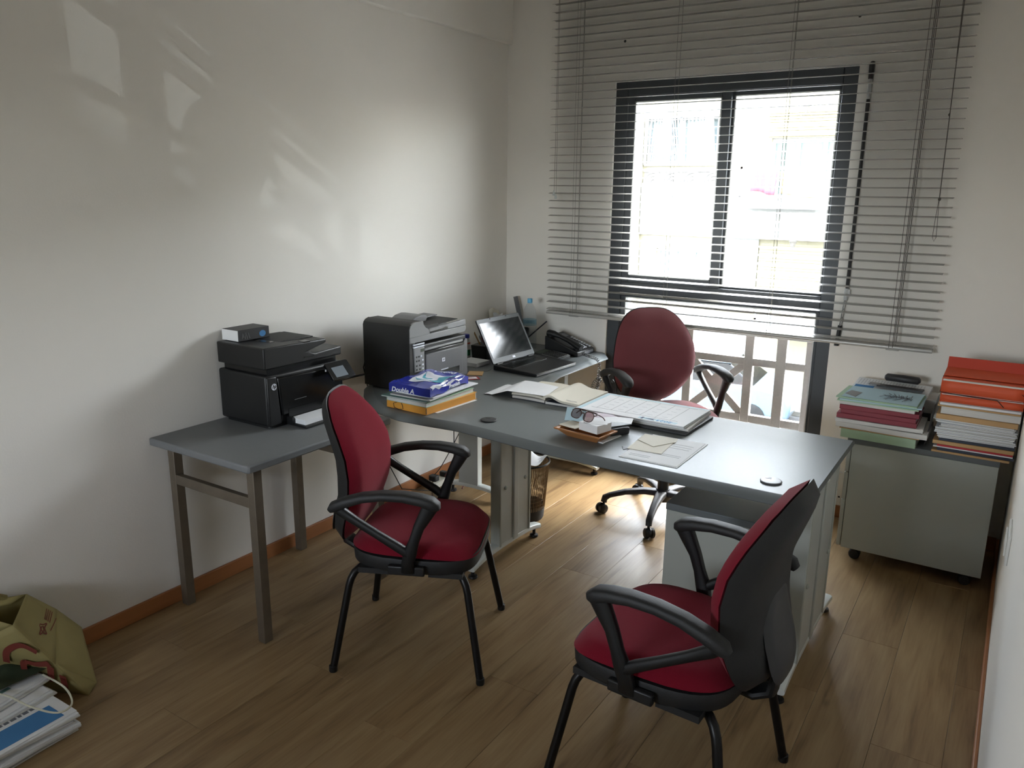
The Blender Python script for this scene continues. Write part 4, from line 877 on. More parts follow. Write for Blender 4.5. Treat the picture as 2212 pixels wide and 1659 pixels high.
# ------------------------------------------------------------------ desk calendar on papers
slab('grey_folder', 'dark grey folder at the bottom under the desk calendar', 'folder', 1.508, 3.078, .7303, .475, .305, .012, -.02, DGREY, bevel=.003)
slab('curled_papers', 'sheaf of curled papers between calendar and grey folder', 'papers', 1.500, 3.088, .7426, .47, .30, .010, .035, PAPERE, wave=.0012, seed=3)
slab('white_papers', 'thin white papers just under the desk calendar', 'papers', 1.490, 3.082, .7556, .475, .305, .004, -.01, PAPER, wave=.0005, seed=5)
dc = thing('desk_calendar', 'large white desk calendar pad with ruled columns and blue print', 'calendar', (1.480, 3.086, .7612), math.radians(-1))
link('pad', M().box(-.248, .248, -.155, .155, 0, .005), PAPER, dc, world=False, bevel=.0006)
rl = M()
for i in range(6): rl.box(-.175+i*.068, -.1738+i*.068, -.10, .125, .005, .0053)
rl.box(-.20, .20, .125, .1262, .005, .0053).box(-.20, .20, -.10, -.0988, .005, .0053)
link('ruling', rl, INK, dc, world=False)['kind'] = 'stuff'
mk = M()
for i in range(5):
    for j in range(4): mk.box(-.152+i*.068, -.128+i*.068, -.07+j*.048, -.0690+j*.048, .005, .0052)
link('small_print', mk, INK, dc, world=False)['kind'] = 'stuff'
link('blue_border', M().box(-.245, .245, .134, .150, .005, .0052).box(-.245, -.225, -.15, .134, .005, .0052), LBLUE, dc, world=False)
link('blue_band', M().box(.04, .21, -.145, -.118, .005, .0052), LBLUE, dc, world=False)
link('year_lettering', text('2023', .034, TR(.155, -.131, .0054, rz=PI), .0002, .0004, .1), INKB, dc, world=False, smooth=False)
link('triangle_logo', M().prism([(.115, -.142), (.062, -.131), (.115, -.120), (.105, -.131)], .0052, .0056).box(.052, .062, -.144, -.118, .0052, .0056), INKD, dc, world=False)

# ------------------------------------------------------------------ form and envelopes at the front edge
fm_ = thing('printed_form', 'white printed form sheets lying near the front edge of the desk', 'paper', (1.735, 2.705, .7302), math.radians(0))
link('sheet', M().box(-.112, .115, -.163, .160, 0, .0022), PAPER, fm_, world=False)
link('sheet', M().box(-.108, .108, -.158, .157, .0022, .0034, TR(0, 0, 0, rz=.012)), PAPER, fm_, world=False)
ln = M()
for y_ in (.085, .060, .035, -.05, -.066, -.11, -.125): ln.box(-.02 if y_ > -.1 else -.09, .085 if y_ > -.1 else -.01, y_, y_+.0015, .0034, .0037)
link('printed_lines', ln, INK, fm_, world=False)['kind'] = 'stuff'
ev = thing('envelope', 'pale grey green envelope with pointed flap lying on the form', 'envelope', (1.668, 2.745, .7338), math.radians(4))
link('envelope_body', M().box(-.062, .072, -.105, .095, 0, .0025), GREENF if 0 else PAPERC, ev, world=False)
link('flap', M().prism([(-.062, .095), (.074, .095), (.078, .05), (.02, -.045), (-.062, .012)], .0035, .0045), PAPERC, ev, world=False)
link('flap_underlay', M().prism([(-.060, .085), (.072, .092), (.072, .05), (.018, -.040), (-.060, .016)], .0025, .0035), PAPER, ev, world=False)  # white paper layer between envelope body and flap
single('plastic_corner', 'dark triangular corner peeping from under the envelope', 'card', M().prism([(1.583, 2.655), (1.604, 2.622), (1.615, 2.650)], .7302, .7322), DGREY, (1.6, 2.64, .7302))

# ------------------------------------------------------------------ wooden tray with notes, glasses, receipts
ty = thing('wooden_tray', 'small varnished wooden tray with sloping sides near the desk front edge', 'tray', (1.415, 2.672, .7302), math.radians(-7))
tl, tw_ = .108, .062
def trr(dx, z): return [(-tl+dx, -tw_+dx, z), (tl-dx, -tw_+dx, z), (tl-dx, tw_-dx, z), (-tl+dx, tw_-dx, z)]
link('tray_body', M().rings([trr(.038, 0), trr(.010, .027), trr(0, .031), trr(-.002, .037), trr(.006, .037), trr(.012, .033), trr(.040, .006)], True, True, True), WOODT, ty, world=False, smooth=False)
slab('note_block', 'white cube block of note paper sitting in the wooden tray', 'notepad', 1.452, 2.682, .7675, .095, .085, .033, math.radians(-14), PAPER)
slab('top_note', 'white note sheet skewed on top of the note block', 'paper', 1.450, 2.694, .8007, .095, .09, .0012, math.radians(22), PAPER)
slab('tray_notes', 'cream notes lying at the left inside the wooden tray', 'papers', 1.350, 2.688, .7675, .085, .07, .004, math.radians(-12), PAPERC)
single('receipt_sleeve', 'clear plastic sleeve standing up at the left of the tray', 'sleeve', M().grid(lambda u, v: (1.285+.09*u, 2.735+.01*math.sin(3*u)+.02*v, .768+.05*v), 6, 4, .001), LBLUE, (1.32, 2.74, .77))
single('long_receipt', 'long white receipt strip resting across the tray and calendar edge', 'receipt', M().grid(lambda u, v: (1.43+.10*u+.02*v*1.2, 2.775+.10*u-.075*v, .792-.008*u+.004*math.sin(4*u)), 12, 4, .0008), PAPER, (1.5, 2.8, .79), ang=60)
slab('folded_note', 'white folded paper sticking out under the right of the tray', 'paper', 1.492, 2.712, .7303, .05, .13, .004, math.radians(-8), PAPER)
slab('grey_wallet', 'dark grey wallet behind the note block on the desk', 'wallet', 1.475, 2.80, .7303, .10, .095, .030, math.radians(-28), DGREY, bevel=.006)
slab('grey_booklet', 'thin grey booklet between wallet and desk', 'booklet', 1.462, 2.835, .7612, .11, .10, .004, math.radians(-30), MGREY)
slab('lilac_sheet', 'pale lilac paper leaning behind the spectacles', 'paper', 1.36, 2.86, .7303, .17, .12, .03, math.radians(-20), mat('lilac_paper', S(206, 196, 204), .8), wave=.006, seed=4)
gl = thing('spectacles', 'folded brown rimmed spectacles lying on the notes in the tray', 'glasses', (1.40, 2.672, .8022), math.radians(-18))
BRN = mat('brown_acetate', S(70, 48, 40), .3); LENS = glass('spectacle_lens', (.62, .54, .54, 1))
def lens_o(cx_): return [(cx_+.026*math.copysign(abs(math.cos(2*PI*i/20))**.75, math.cos(2*PI*i/20)), .020*math.copysign(abs(math.sin(2*PI*i/20))**.8, math.sin(2*PI*i/20))) for i in range(20)]
GT = TR(0, 0, .020, rx=math.radians(58))
link('rim', M().tube([(x, y, 0) for x, y in lens_o(-.034)], .0019, 6, GT, True).tube([(x, y, 0) for x, y in lens_o(.034)], .0019, 6, GT, True).tube([(-.009, .006, 0), (0, .010, 0), (.009, .006, 0)], .0022, 6, GT), BRN, gl, world=False)
for s_ in (-1, 1): link('lens', M().prism(lens_o(.034*s_), -.0005, .0005, GT), LENS, gl, world=False)
link('temple', M().tube(smoothp([(-.061, .004, .028), (-.055, .03, .030), (.0, .052, .022), (.05, .06, .012), (.07, .055, .004)]), .0022, 6), BRN, gl, world=False)
link('temple', M().tube(smoothp([(.061, .004, .028), (.056, .028, .030), (.0, .040, .028), (-.055, .045, .020), (-.072, .035, .006)]), .0022, 6), BRN, gl, world=False)

# ------------------------------------------------------------------ piles of files on the right drawer unit
Z = .6003
gA, yA = 2.335, 3.845
def F(name, label, cat, cx, z, w, l, h, rot, m, pages=None, cy=yA, sh=.004): return file_(name, label, cat, cx, cy, z, l, w, h, math.radians(90+rot), m, pages, None, shrink=sh)
F('green_file', 'pale green card file at the bottom of the left pile on the drawer unit', 'file', 2.345, Z, .310, .25, .040, -2, GREENF)
slab('buff_envelope', 'buff envelope between green file and white papers in the left pile', 'envelope', 2.345, 3.845, Z+.0405, .33, .245, .004, -.02, BROWN)
slab('white_papers', 'thick sheaf of white papers in the lower left pile', 'papers', 2.350, 3.845, Z+.0450, .375, .25, .022, -.01, PAPERE, wave=.0012, seed=8)
slab('white_papers', 'curling white papers under the maroon files of the left pile', 'papers', 2.335, 3.840, Z+.0700, .36, .24, .016, .02, PAPERE, wave=.0012, seed=9)
F('maroon_file', 'lowest maroon file of the left pile with grey pages', 'file', 2.325, Z+.0895, .33, .245, .022, 0, MAROON)
F('maroon_file', 'middle maroon file of the left pile', 'file', 2.335, Z+.1120, .31, .245, .020, -2, MAROON)
F('maroon_file', 'topmost maroon file of the left pile', 'file', 2.330, Z+.1325, .325, .245, .020, 1, MAROON)
slab('clear_folders', 'grey clear plastic folders above the maroon files', 'folders', 2.322, 3.845, Z+.153, .31, .24, .014, -.01, PAPERE)
for i, (dx, r, m_, lb) in enumerate(((0, -1, GREENF, 'lower pale green sheet folder below the sketch'), (.006, 1.5, LBLUE, 'blue green sheet folder below the sketch'), (-.004, -2.5, GREENF, 'upper pale green sheet folder directly under the sketch'))):
    F('sheet_folder', lb, 'folder', 2.325+dx, Z+.1675+i*.0065, .335, .25, .006, r, m_)
sk = thing('sketch_sheet', 'pale blue sheet with a dark scribbled sketch on top of the left pile', 'paper', (2.33, 3.845, Z+.1875), math.radians(-2))
link('sheet', M().grid(lambda u, v: (-.155+.31*u, -.115+.235*v, .0012+.004*u*v), 6, 6, .001), LBLUE, sk, world=False)
sc_ = M()
for i in range(16): ribbon(sc_, [(-.01+.0085*i*.9, -.035+.05*math.sin(i*1.3)), (.03+.006*i, -.005+.03*math.cos(i*1.9)), (.015+.007*i, .02+.035*math.sin(i*2.3+1))], .0035, TR(0, 0, .0045))
link('scribble', sc_, INK, sk, world=False)['kind'] = 'stuff'
link('grey_corner', M().prism([(-.152, -.06), (-.10, -.10), (-.09, .0), (-.14, .02)], .0015, .0025), MGREY, sk, world=False)
F('black_file', 'thick dark grey file box at the back under the lined papers', 'file', 2.36, Z, .32, .17, .10, 1, DGREY, cy=4.068)
slab('plastic_wallets', 'stack of clear grey plastic wallets behind the left pile', 'folders', 2.355, 4.07, Z+.101, .36, .17, .062, .01, PAPERE, wave=.001, seed=2)
lp_ = thing('lined_papers', 'white papers with ruled columns at the back of the left pile', 'papers', (2.335, 4.07, Z+.1735), math.radians(-3))
link('sheets', M().box(-.165, .165, -.09, .085, 0, .012, TR(0, 0, 0, rx=.10)), PAPER, lp_, world=False)
l2 = M()
for i in range(22): l2.box(-.15+i*.0135, -.149+i*.0135, -.02, .07, .0122, .0125, TR(0, 0, 0, rx=.10))
link('ruling', l2, INK, lp_, world=False)['kind'] = 'stuff'
link('blue_print', M().box(-.155, -.07, -.085, -.03, .0122, .0126, TR(0, 0, 0, rx=.10)), INKB, lp_, world=False)
slab('dark_booklet', 'narrow dark booklet lying on the lined papers', 'booklet', 2.375, 4.035, Z+.190, .20, .045, .006, math.radians(-4), DGREY)
slab('silver_card', 'short silver grey card beside the dark booklet', 'card', 2.262, 4.052, Z+.192, .05, .045, .004, math.radians(-4), MGREY)
gc = single('spectacle_case', 'dark rounded spectacle case on the papers against the wall', 'case', M().sweep([(-.078, 0, .018), (-.07, 0, .018), (0, 0, .019), (.07, 0, .018), (.078, 0, .018)], [(.03, .018), (.046, .034), (.05, .036), (.046, .034), (.03, .018)], (0, 1, 0), 16, 2.6, TR(2.372, 4.125, Z+.200, rz=-.08)), DGREY, (2.372, 4.125, Z+.19), ang=60)
# right-hand pile
bx_, by_ = 2.7125, 3.89
def G(name, label, cat, z, w, l, h, rot, m, dx=0, wave=0, seed=1, cover=True):
    if cover: return F(name, label, cat, bx_+dx, z, w, l, h, rot, m, cy=by_)
    return slab(name, label, cat, bx_+dx, by_, z, w, l, h, math.radians(rot), m, None, wave, seed)
G('buff_folder', 'creased buff folder at the very bottom of the right pile', 'folder', Z, .29, .33, .009, -1, BROWN, -.006)
G('blue_folder', 'dark blue folder near the bottom of the right pile', 'folder', Z+.0095, .285, .32, .012, 1, NAVYF, .006)
G('white_folder', 'thin white folder below the red folder in the right pile', 'folder', Z+.022, .295, .32, .005, 0, PAPER, -.002, cover=False)
G('red_folder', 'thin red folder near the bottom of the right pile', 'folder', Z+.0275, .280, .32, .008, .6, REDC, .003)
G('buff_file', 'lower ochre buff file in the right pile', 'file', Z+.036, .30, .32, .016, -.6, BROWN, -.002)
G('dark_folder', 'dark blue folder under the ragged white papers', 'folder', Z+.0525, .28, .31, .010, .8, NAVYF, .006)
for i, (h_, w_, r_, d_, lb) in enumerate(((.020, .295, 1.2, .0, 'lowest ragged bundle of white papers in the right pile'), (.022, .300, -1.0, -.003, 'second ragged bundle of white papers in the right pile'), (.018, .288, .5, .004, 'third ragged bundle of white papers in the right pile'), (.018, .297, -1.5, -.002, 'topmost ragged bundle of white papers in the right pile'))):
    z_ = Z+.063+[0, .0215, .045, .0645][i]
    t = thing('paper_bundle', lb, 'papers', (bx_+d_, by_, z_), math.radians(r_))
    rn = random.Random(i+20); n_ = 5
    for q in range(n_):
        e1, e2 = rn.uniform(0, .008), rn.uniform(0, .010); hh = h_/n_
        link('sheaf', M().box(-w_/2+e1, w_/2-e2, -.155+rn.uniform(0, .012), .155, q*hh, (q+1)*hh-.0004, TR(rz=rn.uniform(-.012, .012))), PAPERE if q % 2 else PAPER, t, world=False, bevel=.0006)
slab('white_sheet', 'white sheet with a corner curling out to the left of the right pile', 'paper', bx_-.012, by_, Z+.1462, .31, .31, .0012, .02, PAPER)
G('brown_file', 'brown card file bulging in the middle of the right pile', 'file', Z+.1482, .30, .325, .022, -.8, BROWN, -.002)
G('grey_papers', 'thick grey wad of papers below the orange file', 'papers', Z+.171, .290, .31, .030, .6, PAPERE, .004, cover=False, wave=.001, seed=6)
G('buff_cover', 'thin buff cover right under the orange files', 'folder', Z+.2035, .302, .32, .006, -.5, BROWN, -.002)
G('white_liner', 'white papers tucked under the lower orange file', 'papers', Z+.210, .296, .31, .010, .4, PAPER, 0, cover=False)
def orange(label, z, h, rot, m):
    t = thing('orange_folder', label, 'folder', (bx_+.001, by_, z), math.radians(rot))
    yy = -.160; P = [(yy+.02, 0), (yy+.004, .004), (yy, h*.25), (yy-.002, h*.5), (yy+.002, h*.78), (yy+.014, h*.96), (yy+.04, h)]
    g = M().grid(lambda u, v: (-.1515+.303*u, (lambda k: P[int(min(5, k))][0]+(P[min(6, int(min(5, k))+1)][0]-P[int(min(5, k))][0])*(k-int(min(5, k))))(v*6), (lambda k: P[int(min(5, k))][1]+(P[min(6, int(min(5, k))+1)][1]-P[int(min(5, k))][1])*(k-int(min(5, k))))(v*6)), 8, 18)
    o = link('front_flap', g, m, t, world=False, ang=60); o.modifiers.new('t', 'SOLIDIFY').thickness = .002
    link('cover', M().box(-.1515, .1515, -.142, .155, h-.0012, h+.0004).box(-.1515, .1515, -.145, .155, 0, .0015), m, t, world=False)
    link('pages', M().box(-.147, .149, -.152, .152, .0015, h-.002), PAPERE, t, world=False)
    return t
o1 = orange('lower orange folder with elastic band near the top of the right pile', Z+.2205, .040, .4, ORANGE)
o2 = orange('thick orange folder with dark elastic on top of the right pile', Z+.2612, .062, -.6, ORANGE)
link('elastic', M().tube([(-.1515, -.10, .064), (-.1525, -.163, .005), (-.05, -.1655, .000), (.06, -.1650, -.002), (.085, -.1650, -.028)], .0016, 6), BLK2, o2, world=False)
link('elastic', M().tube([(-.1515, -.06, .064), (-.08, -.07, .064), (.0, -.085, .0635), (.08, -.13, .060), (.15, -.165, .03)], .0012, 6), BLK2, o2, world=False)
o3 = thing('orange_flap_folder', 'dark orange folder with raised back flap on the right pile', 'folder', (bx_, by_+.02, Z+.3268), math.radians(-.6))
link('cover', M().hull8([(-.150, -.12, 0), (.150, -.12, 0), (.150, .13, 0), (-.150, .13, 0)], [(-.150, -.12, .003), (.150, -.12, .003), (.150, .13, .022), (-.150, .13, .022)]), ORANGE, o3, world=False, bevel=.002)
link('raised_flap', M().box(-.150, .150, .0, .0015, 0, .05, TR(0, .02, .012, rx=-.5)), ORANGED, o3, world=False)
single('leaning_card', 'grey card standing in the gap between the two piles', 'card', M().grid(lambda u, v: (2.524+.02*v+.004*math.sin(4*u), 3.78+.20*u, .602+.19*v), 5, 5, .0015), MGREY, (2.53, 3.85, .602))

# ------------------------------------------------------------------ paper bag and newspapers, bottom left
bg = thing('paper_bag', 'crumpled khaki paper bag with rust red print leaning on the left wall', 'bag', (.18, 1.12, 0))
P1, P2, P3, P4, P5 = (.075, 1.158, .327), (.105, 1.308, .135), (.283, 1.247, .012), (.313, 1.200, .003), (.215, 1.045, .312)
def facet(A, B, C, D, n=10, amp=.004, sd=1):     # bilinear A-B-C-D with soft creases
    A, B, C, D = map(Vector, (A, B, C, D)); nr = (B-A).cross(D-A).normalized()
    return M().grid(lambda u, v: tuple(((1-u)*(1-v)*A+u*(1-v)*B+u*v*C+(1-u)*v*D)+nr*amp*math.sin(PI*u)*math.sin(PI*v)*(math.sin(7*u+sd)+math.sin(5*v+9*u*v+sd))), n, n)
def sheetmod(o, t=.0012): o.modifiers.new('t', 'SOLIDIFY').thickness = t; return o
sheetmod(link('side_panel', facet(P5, P1, tuple((Vector(P1)+Vector(P2))/2+Vector((.012, 0, .012))), tuple((Vector(P5)*.45+Vector(P4)*.55)), 10, .003), BAGP, bg, ang=80))
sheetmod(link('side_panel', facet(tuple((Vector(P5)*.45+Vector(P4)*.55)), tuple((Vector(P1)+Vector(P2))/2+Vector((.012, 0, .012))), P2, P3, 10, .003, 2), BAGP, bg, ang=80))
sheetmod(link('bottom_fold', facet(tuple((Vector(P5)*.45+Vector(P4)*.55)), P3, P3, P4, 4, 0), BAGP, bg))
Q1, Q2, Q3 = (.10, 1.10, .002), (.02, .93, .12), (.03, .90, .31)
fp = link('front_panel', facet(P5, P4, Q1, (.03, .93, .20), 12, .006, 3), BAGP, bg, ang=80); sheetmod(fp)
sheetmod(link('front_panel', facet(P5, (.03, .93, .20), Q3, (.12, .97, .36), 8, .004, 1), BAGP, bg, ang=80))
sheetmod(link('back_panel', facet(P1, P2, (.02, 1.20, .003), (.012, .92, .34), 6, .002), BAGP, bg, ang=80))
sheetmod(link('top_edge', facet(P1, (.02, .90, .372), (.05, .88, .350), (.085, 1.10, .318), 6, .004), BAGP, bg, ang=80))
link('handle', M().tube(smoothp([(.06, 1.10, .335), (.07, 1.04, .372), (.08, .96, .376), (.07, .88, .35)]), .010, 8), BAGP, bg)
# printed strokes laid on the front panel
A_, B_, C_, D_ = map(Vector, (P5, P4, Q1, (.03, .93, .20))); nr_ = (B_-A_).cross(D_-A_).normalized()
if nr_.dot(Vector((2.78, 0, 1.685))-A_) < 0: nr_ = -nr_
def onpanel(pts, w, A=A_, B=B_, C=C_, D=D_, nr=nr_, h=.006):
    m_ = M(); P = [Vector(p) for p in smoothp([(a, b, 0) for a, b in pts], 5)]
    for i in range(len(P)-1):
        t = (P[i+1]-P[i]).normalized(); s_ = Vector((-t.y, t.x, 0))*w/2; e = t*.002
        q = [P[i]-e+s_, P[i]-e-s_, P[i+1]+e-s_, P[i+1]+e+s_]; V = []
        for p in q:
            u, v = p.x, p.y; V.append(tuple((1-u)*(1-v)*A+u*(1-v)*B+u*v*C+(1-u)*v*D+nr*h))
        m_.add(V+[tuple(Vector(a)+nr*.0006) for a in V], [(0,1,2,3), (7,6,5,4), (0,4,5,1), (1,5,6,2), (2,6,7,3), (3,7,4,0)])
    return m_
for pts in ([(.36, .52), (.24, .38), (.20, .24), (.22, .10), (.34, .02)], [(.50, .02), (.48, .20), (.42, .32), (.60, .48), (.66, .36), (.72, .26), (.54, .05)], [(.68, .02), (.86, .18)]):
    link('printed_stroke', onpanel(pts, .07, h=.011), BAGR, bg)
A2, B2, C2, D2 = Vector(P5), Vector(P1), (Vector(P1)+Vector(P2))/2+Vector((.012, 0, .012)), Vector(P5)*.45+Vector(P4)*.55
n2 = (B2-A2).cross(D2-A2).normalized(); n2 = -n2 if n2.dot(Vector((2.78, 0, 1.685))-A2) < 0 else n2
lgm = M()
for pts in ([(.46, .50), (.50, .60), (.58, .70), (.46, .66), (.38, .72), (.34, .62), (.26, .56), (.38, .56), (.46, .50)], [(.43, .57), (.47, .63), (.40, .65), (.36, .59), (.43, .57)]):
    q = onpanel(pts, .02, A2, B2, C2, D2, n2, .0045); lgm.add(q.v, q.f)
link('emblem', lgm, BAGR, bg)
lgm = M()
for k in range(4): q = onpanel([(.88, .66+.06*k), (.64, .63+.05*k)], .018, A2, B2, C2, D2, n2, .0045); lgm.add(q.v, q.f)
q = onpanel([(.80, .97), (.50, .82)], .016, A2, B2, C2, D2, n2, .0045); lgm.add(q.v, q.f)
link('small_print', lgm, BAGR, bg)['kind'] = 'stuff'
# newspapers: a fanned pile, each paper its own thing
nps = [('lowest newspaper of the pile on the floor at lower left', 0, .0, 0, PAPERE), ('second newspaper from the floor in the lower left pile', .016, .012, 1, PAPER), ('newspaper with teal stripe in the lower left pile', .032, -.014, -2, PAPER),
       ('newspaper with blue band and headline in the lower left pile', .050, .004, 2, PAPER), ('newspaper near the top of the lower left pile', .068, -.13, 5, PAPER), ('topmost folded white newspaper of the lower left pile', .086, -.17, 9, PAPER)]
for i, (lb, z_, dx, r_, m_) in enumerate(nps):
    t = thing('newspaper', lb, 'newspaper', (.275+dx, .87, z_+.001), math.radians(r_))
    for j in range(3):
        zj = j*.005
        link('section', M().grid(lambda u, v: (-.19+.38*u+.006*math.sin(5*v+i+j)*u-.004*j, -.24+.455*v-.006*j*(1-i % 2), zj+.0045+.004*math.sin(PI*u)*(1 if i < 5 else .3)+.0*v), 8, 4, .0042), m_ if j else PAPERE, t, world=False, ang=60)
    if i == 3:
        link('blue_band', M().grid(lambda u, v: (.085+.085*u, -.20+.38*v, .0152+.004*math.sin(PI*(.275+.085*u)/.38)), 6, 4, .0006), INKB, t, world=False)
        link('headline', text('BEAUTIFUL BY NATURE', .022, TR(.075, -.02, .0186, rz=PI/2)), INKD, t, world=False, smooth=False) if 0 else None
        hl = M(); rn = random.Random(3)
        yq = -.20
        while yq < .14: w_ = rn.uniform(.008, .02); hl.box(.055, .068, yq, yq+w_, .0180, .0192); yq += w_+.006
        link('headline_print', hl, INK, t, world=False)['kind'] = 'stuff'
    if i == 2: link('teal_stripe', M().box(.13, .175, -.2, .17, .0150, .0160), TEALF, t, world=False)
    if i == 5: link('green_stripe', M().box(.12, .135, -.18, .12, .0150, .0158), TEALF, t, world=False)
single('bag_string', 'white cord handle looped over the newspapers', 'string', M().tube(smoothp([(.02, .80, .14), (.12, .90, .125), (.26, .97, .118), (.38, .99, .112), (.46, 1.03, .098), (.44, 1.085, .09), (.33, 1.12, .085), (.24, 1.10, .11)]), .0032, 6), CANVAS, (.3, 1.0, .1))
single('green_bag', 'dark green plastic bag squeezed between newspapers and paper bag', 'bag', facet((.02, .86, .13), (.02, 1.06, .14), (.24, 1.118, .125), (.22, .98, .115), 12, .012, 5), GREENP, (.12, 1.0, .1), ang=80)

# ------------------------------------------------------------------ street and the building opposite
GZ = -3.4
YF = 20.5
def ex(x12, z12, Y=YF): k = Y/12; return 2.78+(x12-2.78)*k, 1.685+(z12-1.685)*k
struct('ground', M().box(-25, 30, YW+.4, YF+.2, GZ-.2, GZ), ASPH, smooth=False)
struct('pavement', M().box(-25, 30, YF-2.0, YF-.05, GZ, GZ+.12), PAVE, bevel=.01)
fb = thing('apartment_building', 'cream and white apartment block across the street', 'building', (0, YF, GZ))
# openings: (x0,x1,z0,z1) in the 12 m plane
wins = {'A': (-2.45, -1.30, 2.09, 2.78), 'B': (-.50, .60, 1.60, 2.44), 'C': (-2.19, -1.28, -.05, .80), 'D': (-.54, .60, .10, .90)}
R_ = {k: (*ex(a, c), *ex(b, d)) for k, (a, b, c, d) in wins.items()}   # x0,z0,x1,z1
wl = M(); X0_, X1_, Zt = -16, 14, 5.6
def wall_with(holes, x0, x1, z0, z1):
    xs = sorted({x0, x1, *[h[0] for h in holes], *[h[2] for h in holes]}); zz = sorted({z0, z1, *[h[1] for h in holes], *[h[3] for h in holes]})
    for a, b in zip(xs, xs[1:]):
        for c_, d in zip(zz, zz[1:]):
            if any(h[0] <= (a+b)/2 <= h[2] and h[1] <= (c_+d)/2 <= h[3] for h in holes): continue
            wl.box(a, b, YF, YF+.3, c_, d)
wall_with(list(R_.values()), X0_, X1_, GZ, Zt)
link('facade', wl, FAC, fb, smooth=False)
link('back_rooms', M().box(X0_, X1_, YF+.9, YF+1.0, GZ, Zt), FACG, fb, smooth=False)
px0, _ = ex(-2.66, 0); px1, _ = ex(-2.48, 0)
link('corner_pier', M().box(px0-.6, px1, YF-.25, YF-.001, GZ+.12, Zt), FAC, fb, bevel=.01)
def band(x0, x1, z0, z1, d=.12, m=FACW, nm='white_band', Y=YF):
    a, c_ = ex(x0, z0); b, e = ex(x1, z1); return link(nm, M().box(a, b, Y-d, Y-.002, c_, e), m, fb, bevel=.008)
band(-2.47, -1.15, 1.02, 1.81); band(-1.15, .8, 1.04, 1.57, .5); band(-2.47, -.56, -.9, -.16, .12); band(-1.15, -.56, -.1, 1.03, .06)
band(-2.47, -2.22, .32, .81, .03, FACG, 'grey_panel')
def gwin(key, m=FGLS, n=2):
    x0, z0, x1, z1 = R_[key]; w_ = link('window', M().box(x0, x1, YF+.16, YF+.20, z0, z1), m, fb, smooth=False)
    f = M(); e = .07
    f.box(x0, x0+e, YF+.10, YF+.158, z0, z1).box(x1-e, x1, YF+.10, YF+.158, z0, z1).box(x0+e, x1-e, YF+.10, YF+.158, z1-e, z1).box(x0+e, x1-e, YF+.10, YF+.158, z0, z0+e)
    for i in range(1, n): xx = x0+(x1-x0)*i/n; f.box(xx-e*.7, xx+e*.7, YF+.10, YF+.158, z0+e, z1-e)
    link('frame', f, FWHT, w_)
    return w_
wA = gwin('A'); wB = gwin('B', CURT, 3); wC = gwin('C', n=3); wD = gwin('D')
x0, z0, x1, z1 = R_['A']
for i in range(34):
    u = (i+.5)/34; xb = x0+(x1-x0)*u; fan = math.sin(u*PI*3.3)*.16
    link('grille_bar', M().tube([(xb, YF-.06, z0+.02), (xb+fan, YF-.06, z1-.02)], .016, 5), FWHT, fb)
link('grille_frame', M().box(x0, x1, YF-.08, YF-.04, z0-.04, z0+.02).box(x0, x1, YF-.08, YF-.04, z1-.02, z1+.04).box((x0+x1)/2-.03, (x0+x1)/2+.03, YF-.08, YF-.04, z0, z1).box(x0-.03, x0+.03, YF-.08, YF-.04, z0, z1), FWHT, fb)
# arched openwork band under the grille
a, c_ = ex(-2.45, 1.82); b, e = ex(-1.15, 1.98)
link('openwork_back', M().box(a, b, YF-.02, YF-.005, c_, e), FACG, fb)
for i in range(4):
    xm_ = a+(b-a)*(i+.5)/4
    for r_ in (.10, .19, .28): link('openwork_arch', M().tube([(xm_+r_*math.cos(math.radians(t)), YF-.05, c_+r_*math.sin(math.radians(t))*.95) for t in range(0, 181, 20)], .022, 5), FWHT, fb)
link('openwork_rail', M().box(a, b, YF-.08, YF-.03, e, e+.05).box(a, b, YF-.08, YF-.03, c_-.05, c_), FWHT, fb)
# shutters
def shutter(x0, x1, z0, z1, n, Y, nm='roller_shutter'):
    a, c_ = ex(x0, z0); b, e = ex(x1, z1); h_ = (e-c_)/n; m_ = link(nm, M().box(a, b, Y-.01, Y, c_, e), SHUT, fb)
    for i in range(n): link('shutter_slat', M().box(a, b, Y-.045, Y-.010, c_+h_*i+.008, c_+h_*(i+1)-.008), SHUT, m_, bevel=.006)
shutter(-.56, .65, 2.46, 2.81, 9, YF-.02); shutter(-.54, .65, .27, .90, 15, YF-.02)
# balconies with diagonal white railings
def balcony(x0, x1, z0, z1, Y, nm='balcony'):
    k = Y/12; A = 2.78+(x0-2.78)*k; B = 2.78+(x1-2.78)*k; zb = 1.685+(z0-1.685)*k; zt = 1.685+(z1-1.685)*k
    s_ = link(nm, M().box(A-.05, B+.05, Y-.05, YF-.002, zb-.22, zb), FACW, fb, bevel=.01)
    link('railing_frame', M().box(A, B, Y-.03, Y+.03, zt-.06, zt).box(A, B, Y-.03, Y+.03, zb+.05, zb+.10).box(A, A+.05, Y-.03, Y+.03, zb, zt).box(B-.05, B, Y-.03, Y+.03, zb, zt), FWHT, s_)
    n_ = max(3, int((B-A)/.75))
    for i in range(n_):
        a_ = A+(B-A)*i/n_; b_ = A+(B-A)*(i+1)/n_; m_ = (a_+b_)/2
        for p, q in (((a_, zb+.08), (b_, zt-.04)), ((a_, zt-.04), (b_, zb+.08)), ((m_, zb+.08), (a_, zt-.3)), ((m_, zb+.08), (b_, zt-.3)), ((m_, zb+.08), (m_, zt-.04))):
            link('railing_bar', M().tube([(p[0], Y, p[1]), (q[0], Y, q[1])], .018, 5), FWHT, s_)
    return A, B, zb, zt
YBc = 19.4
A, B, zb, zt = balcony(-.92, .75, 1.585, 2.05, YBc)
balcony(-.54, .75, -.23, .0, YBc)
def ey(x, z, Y): k = Y/12; return 2.78+(x-2.78)*k, 1.685+(z-1.685)*k
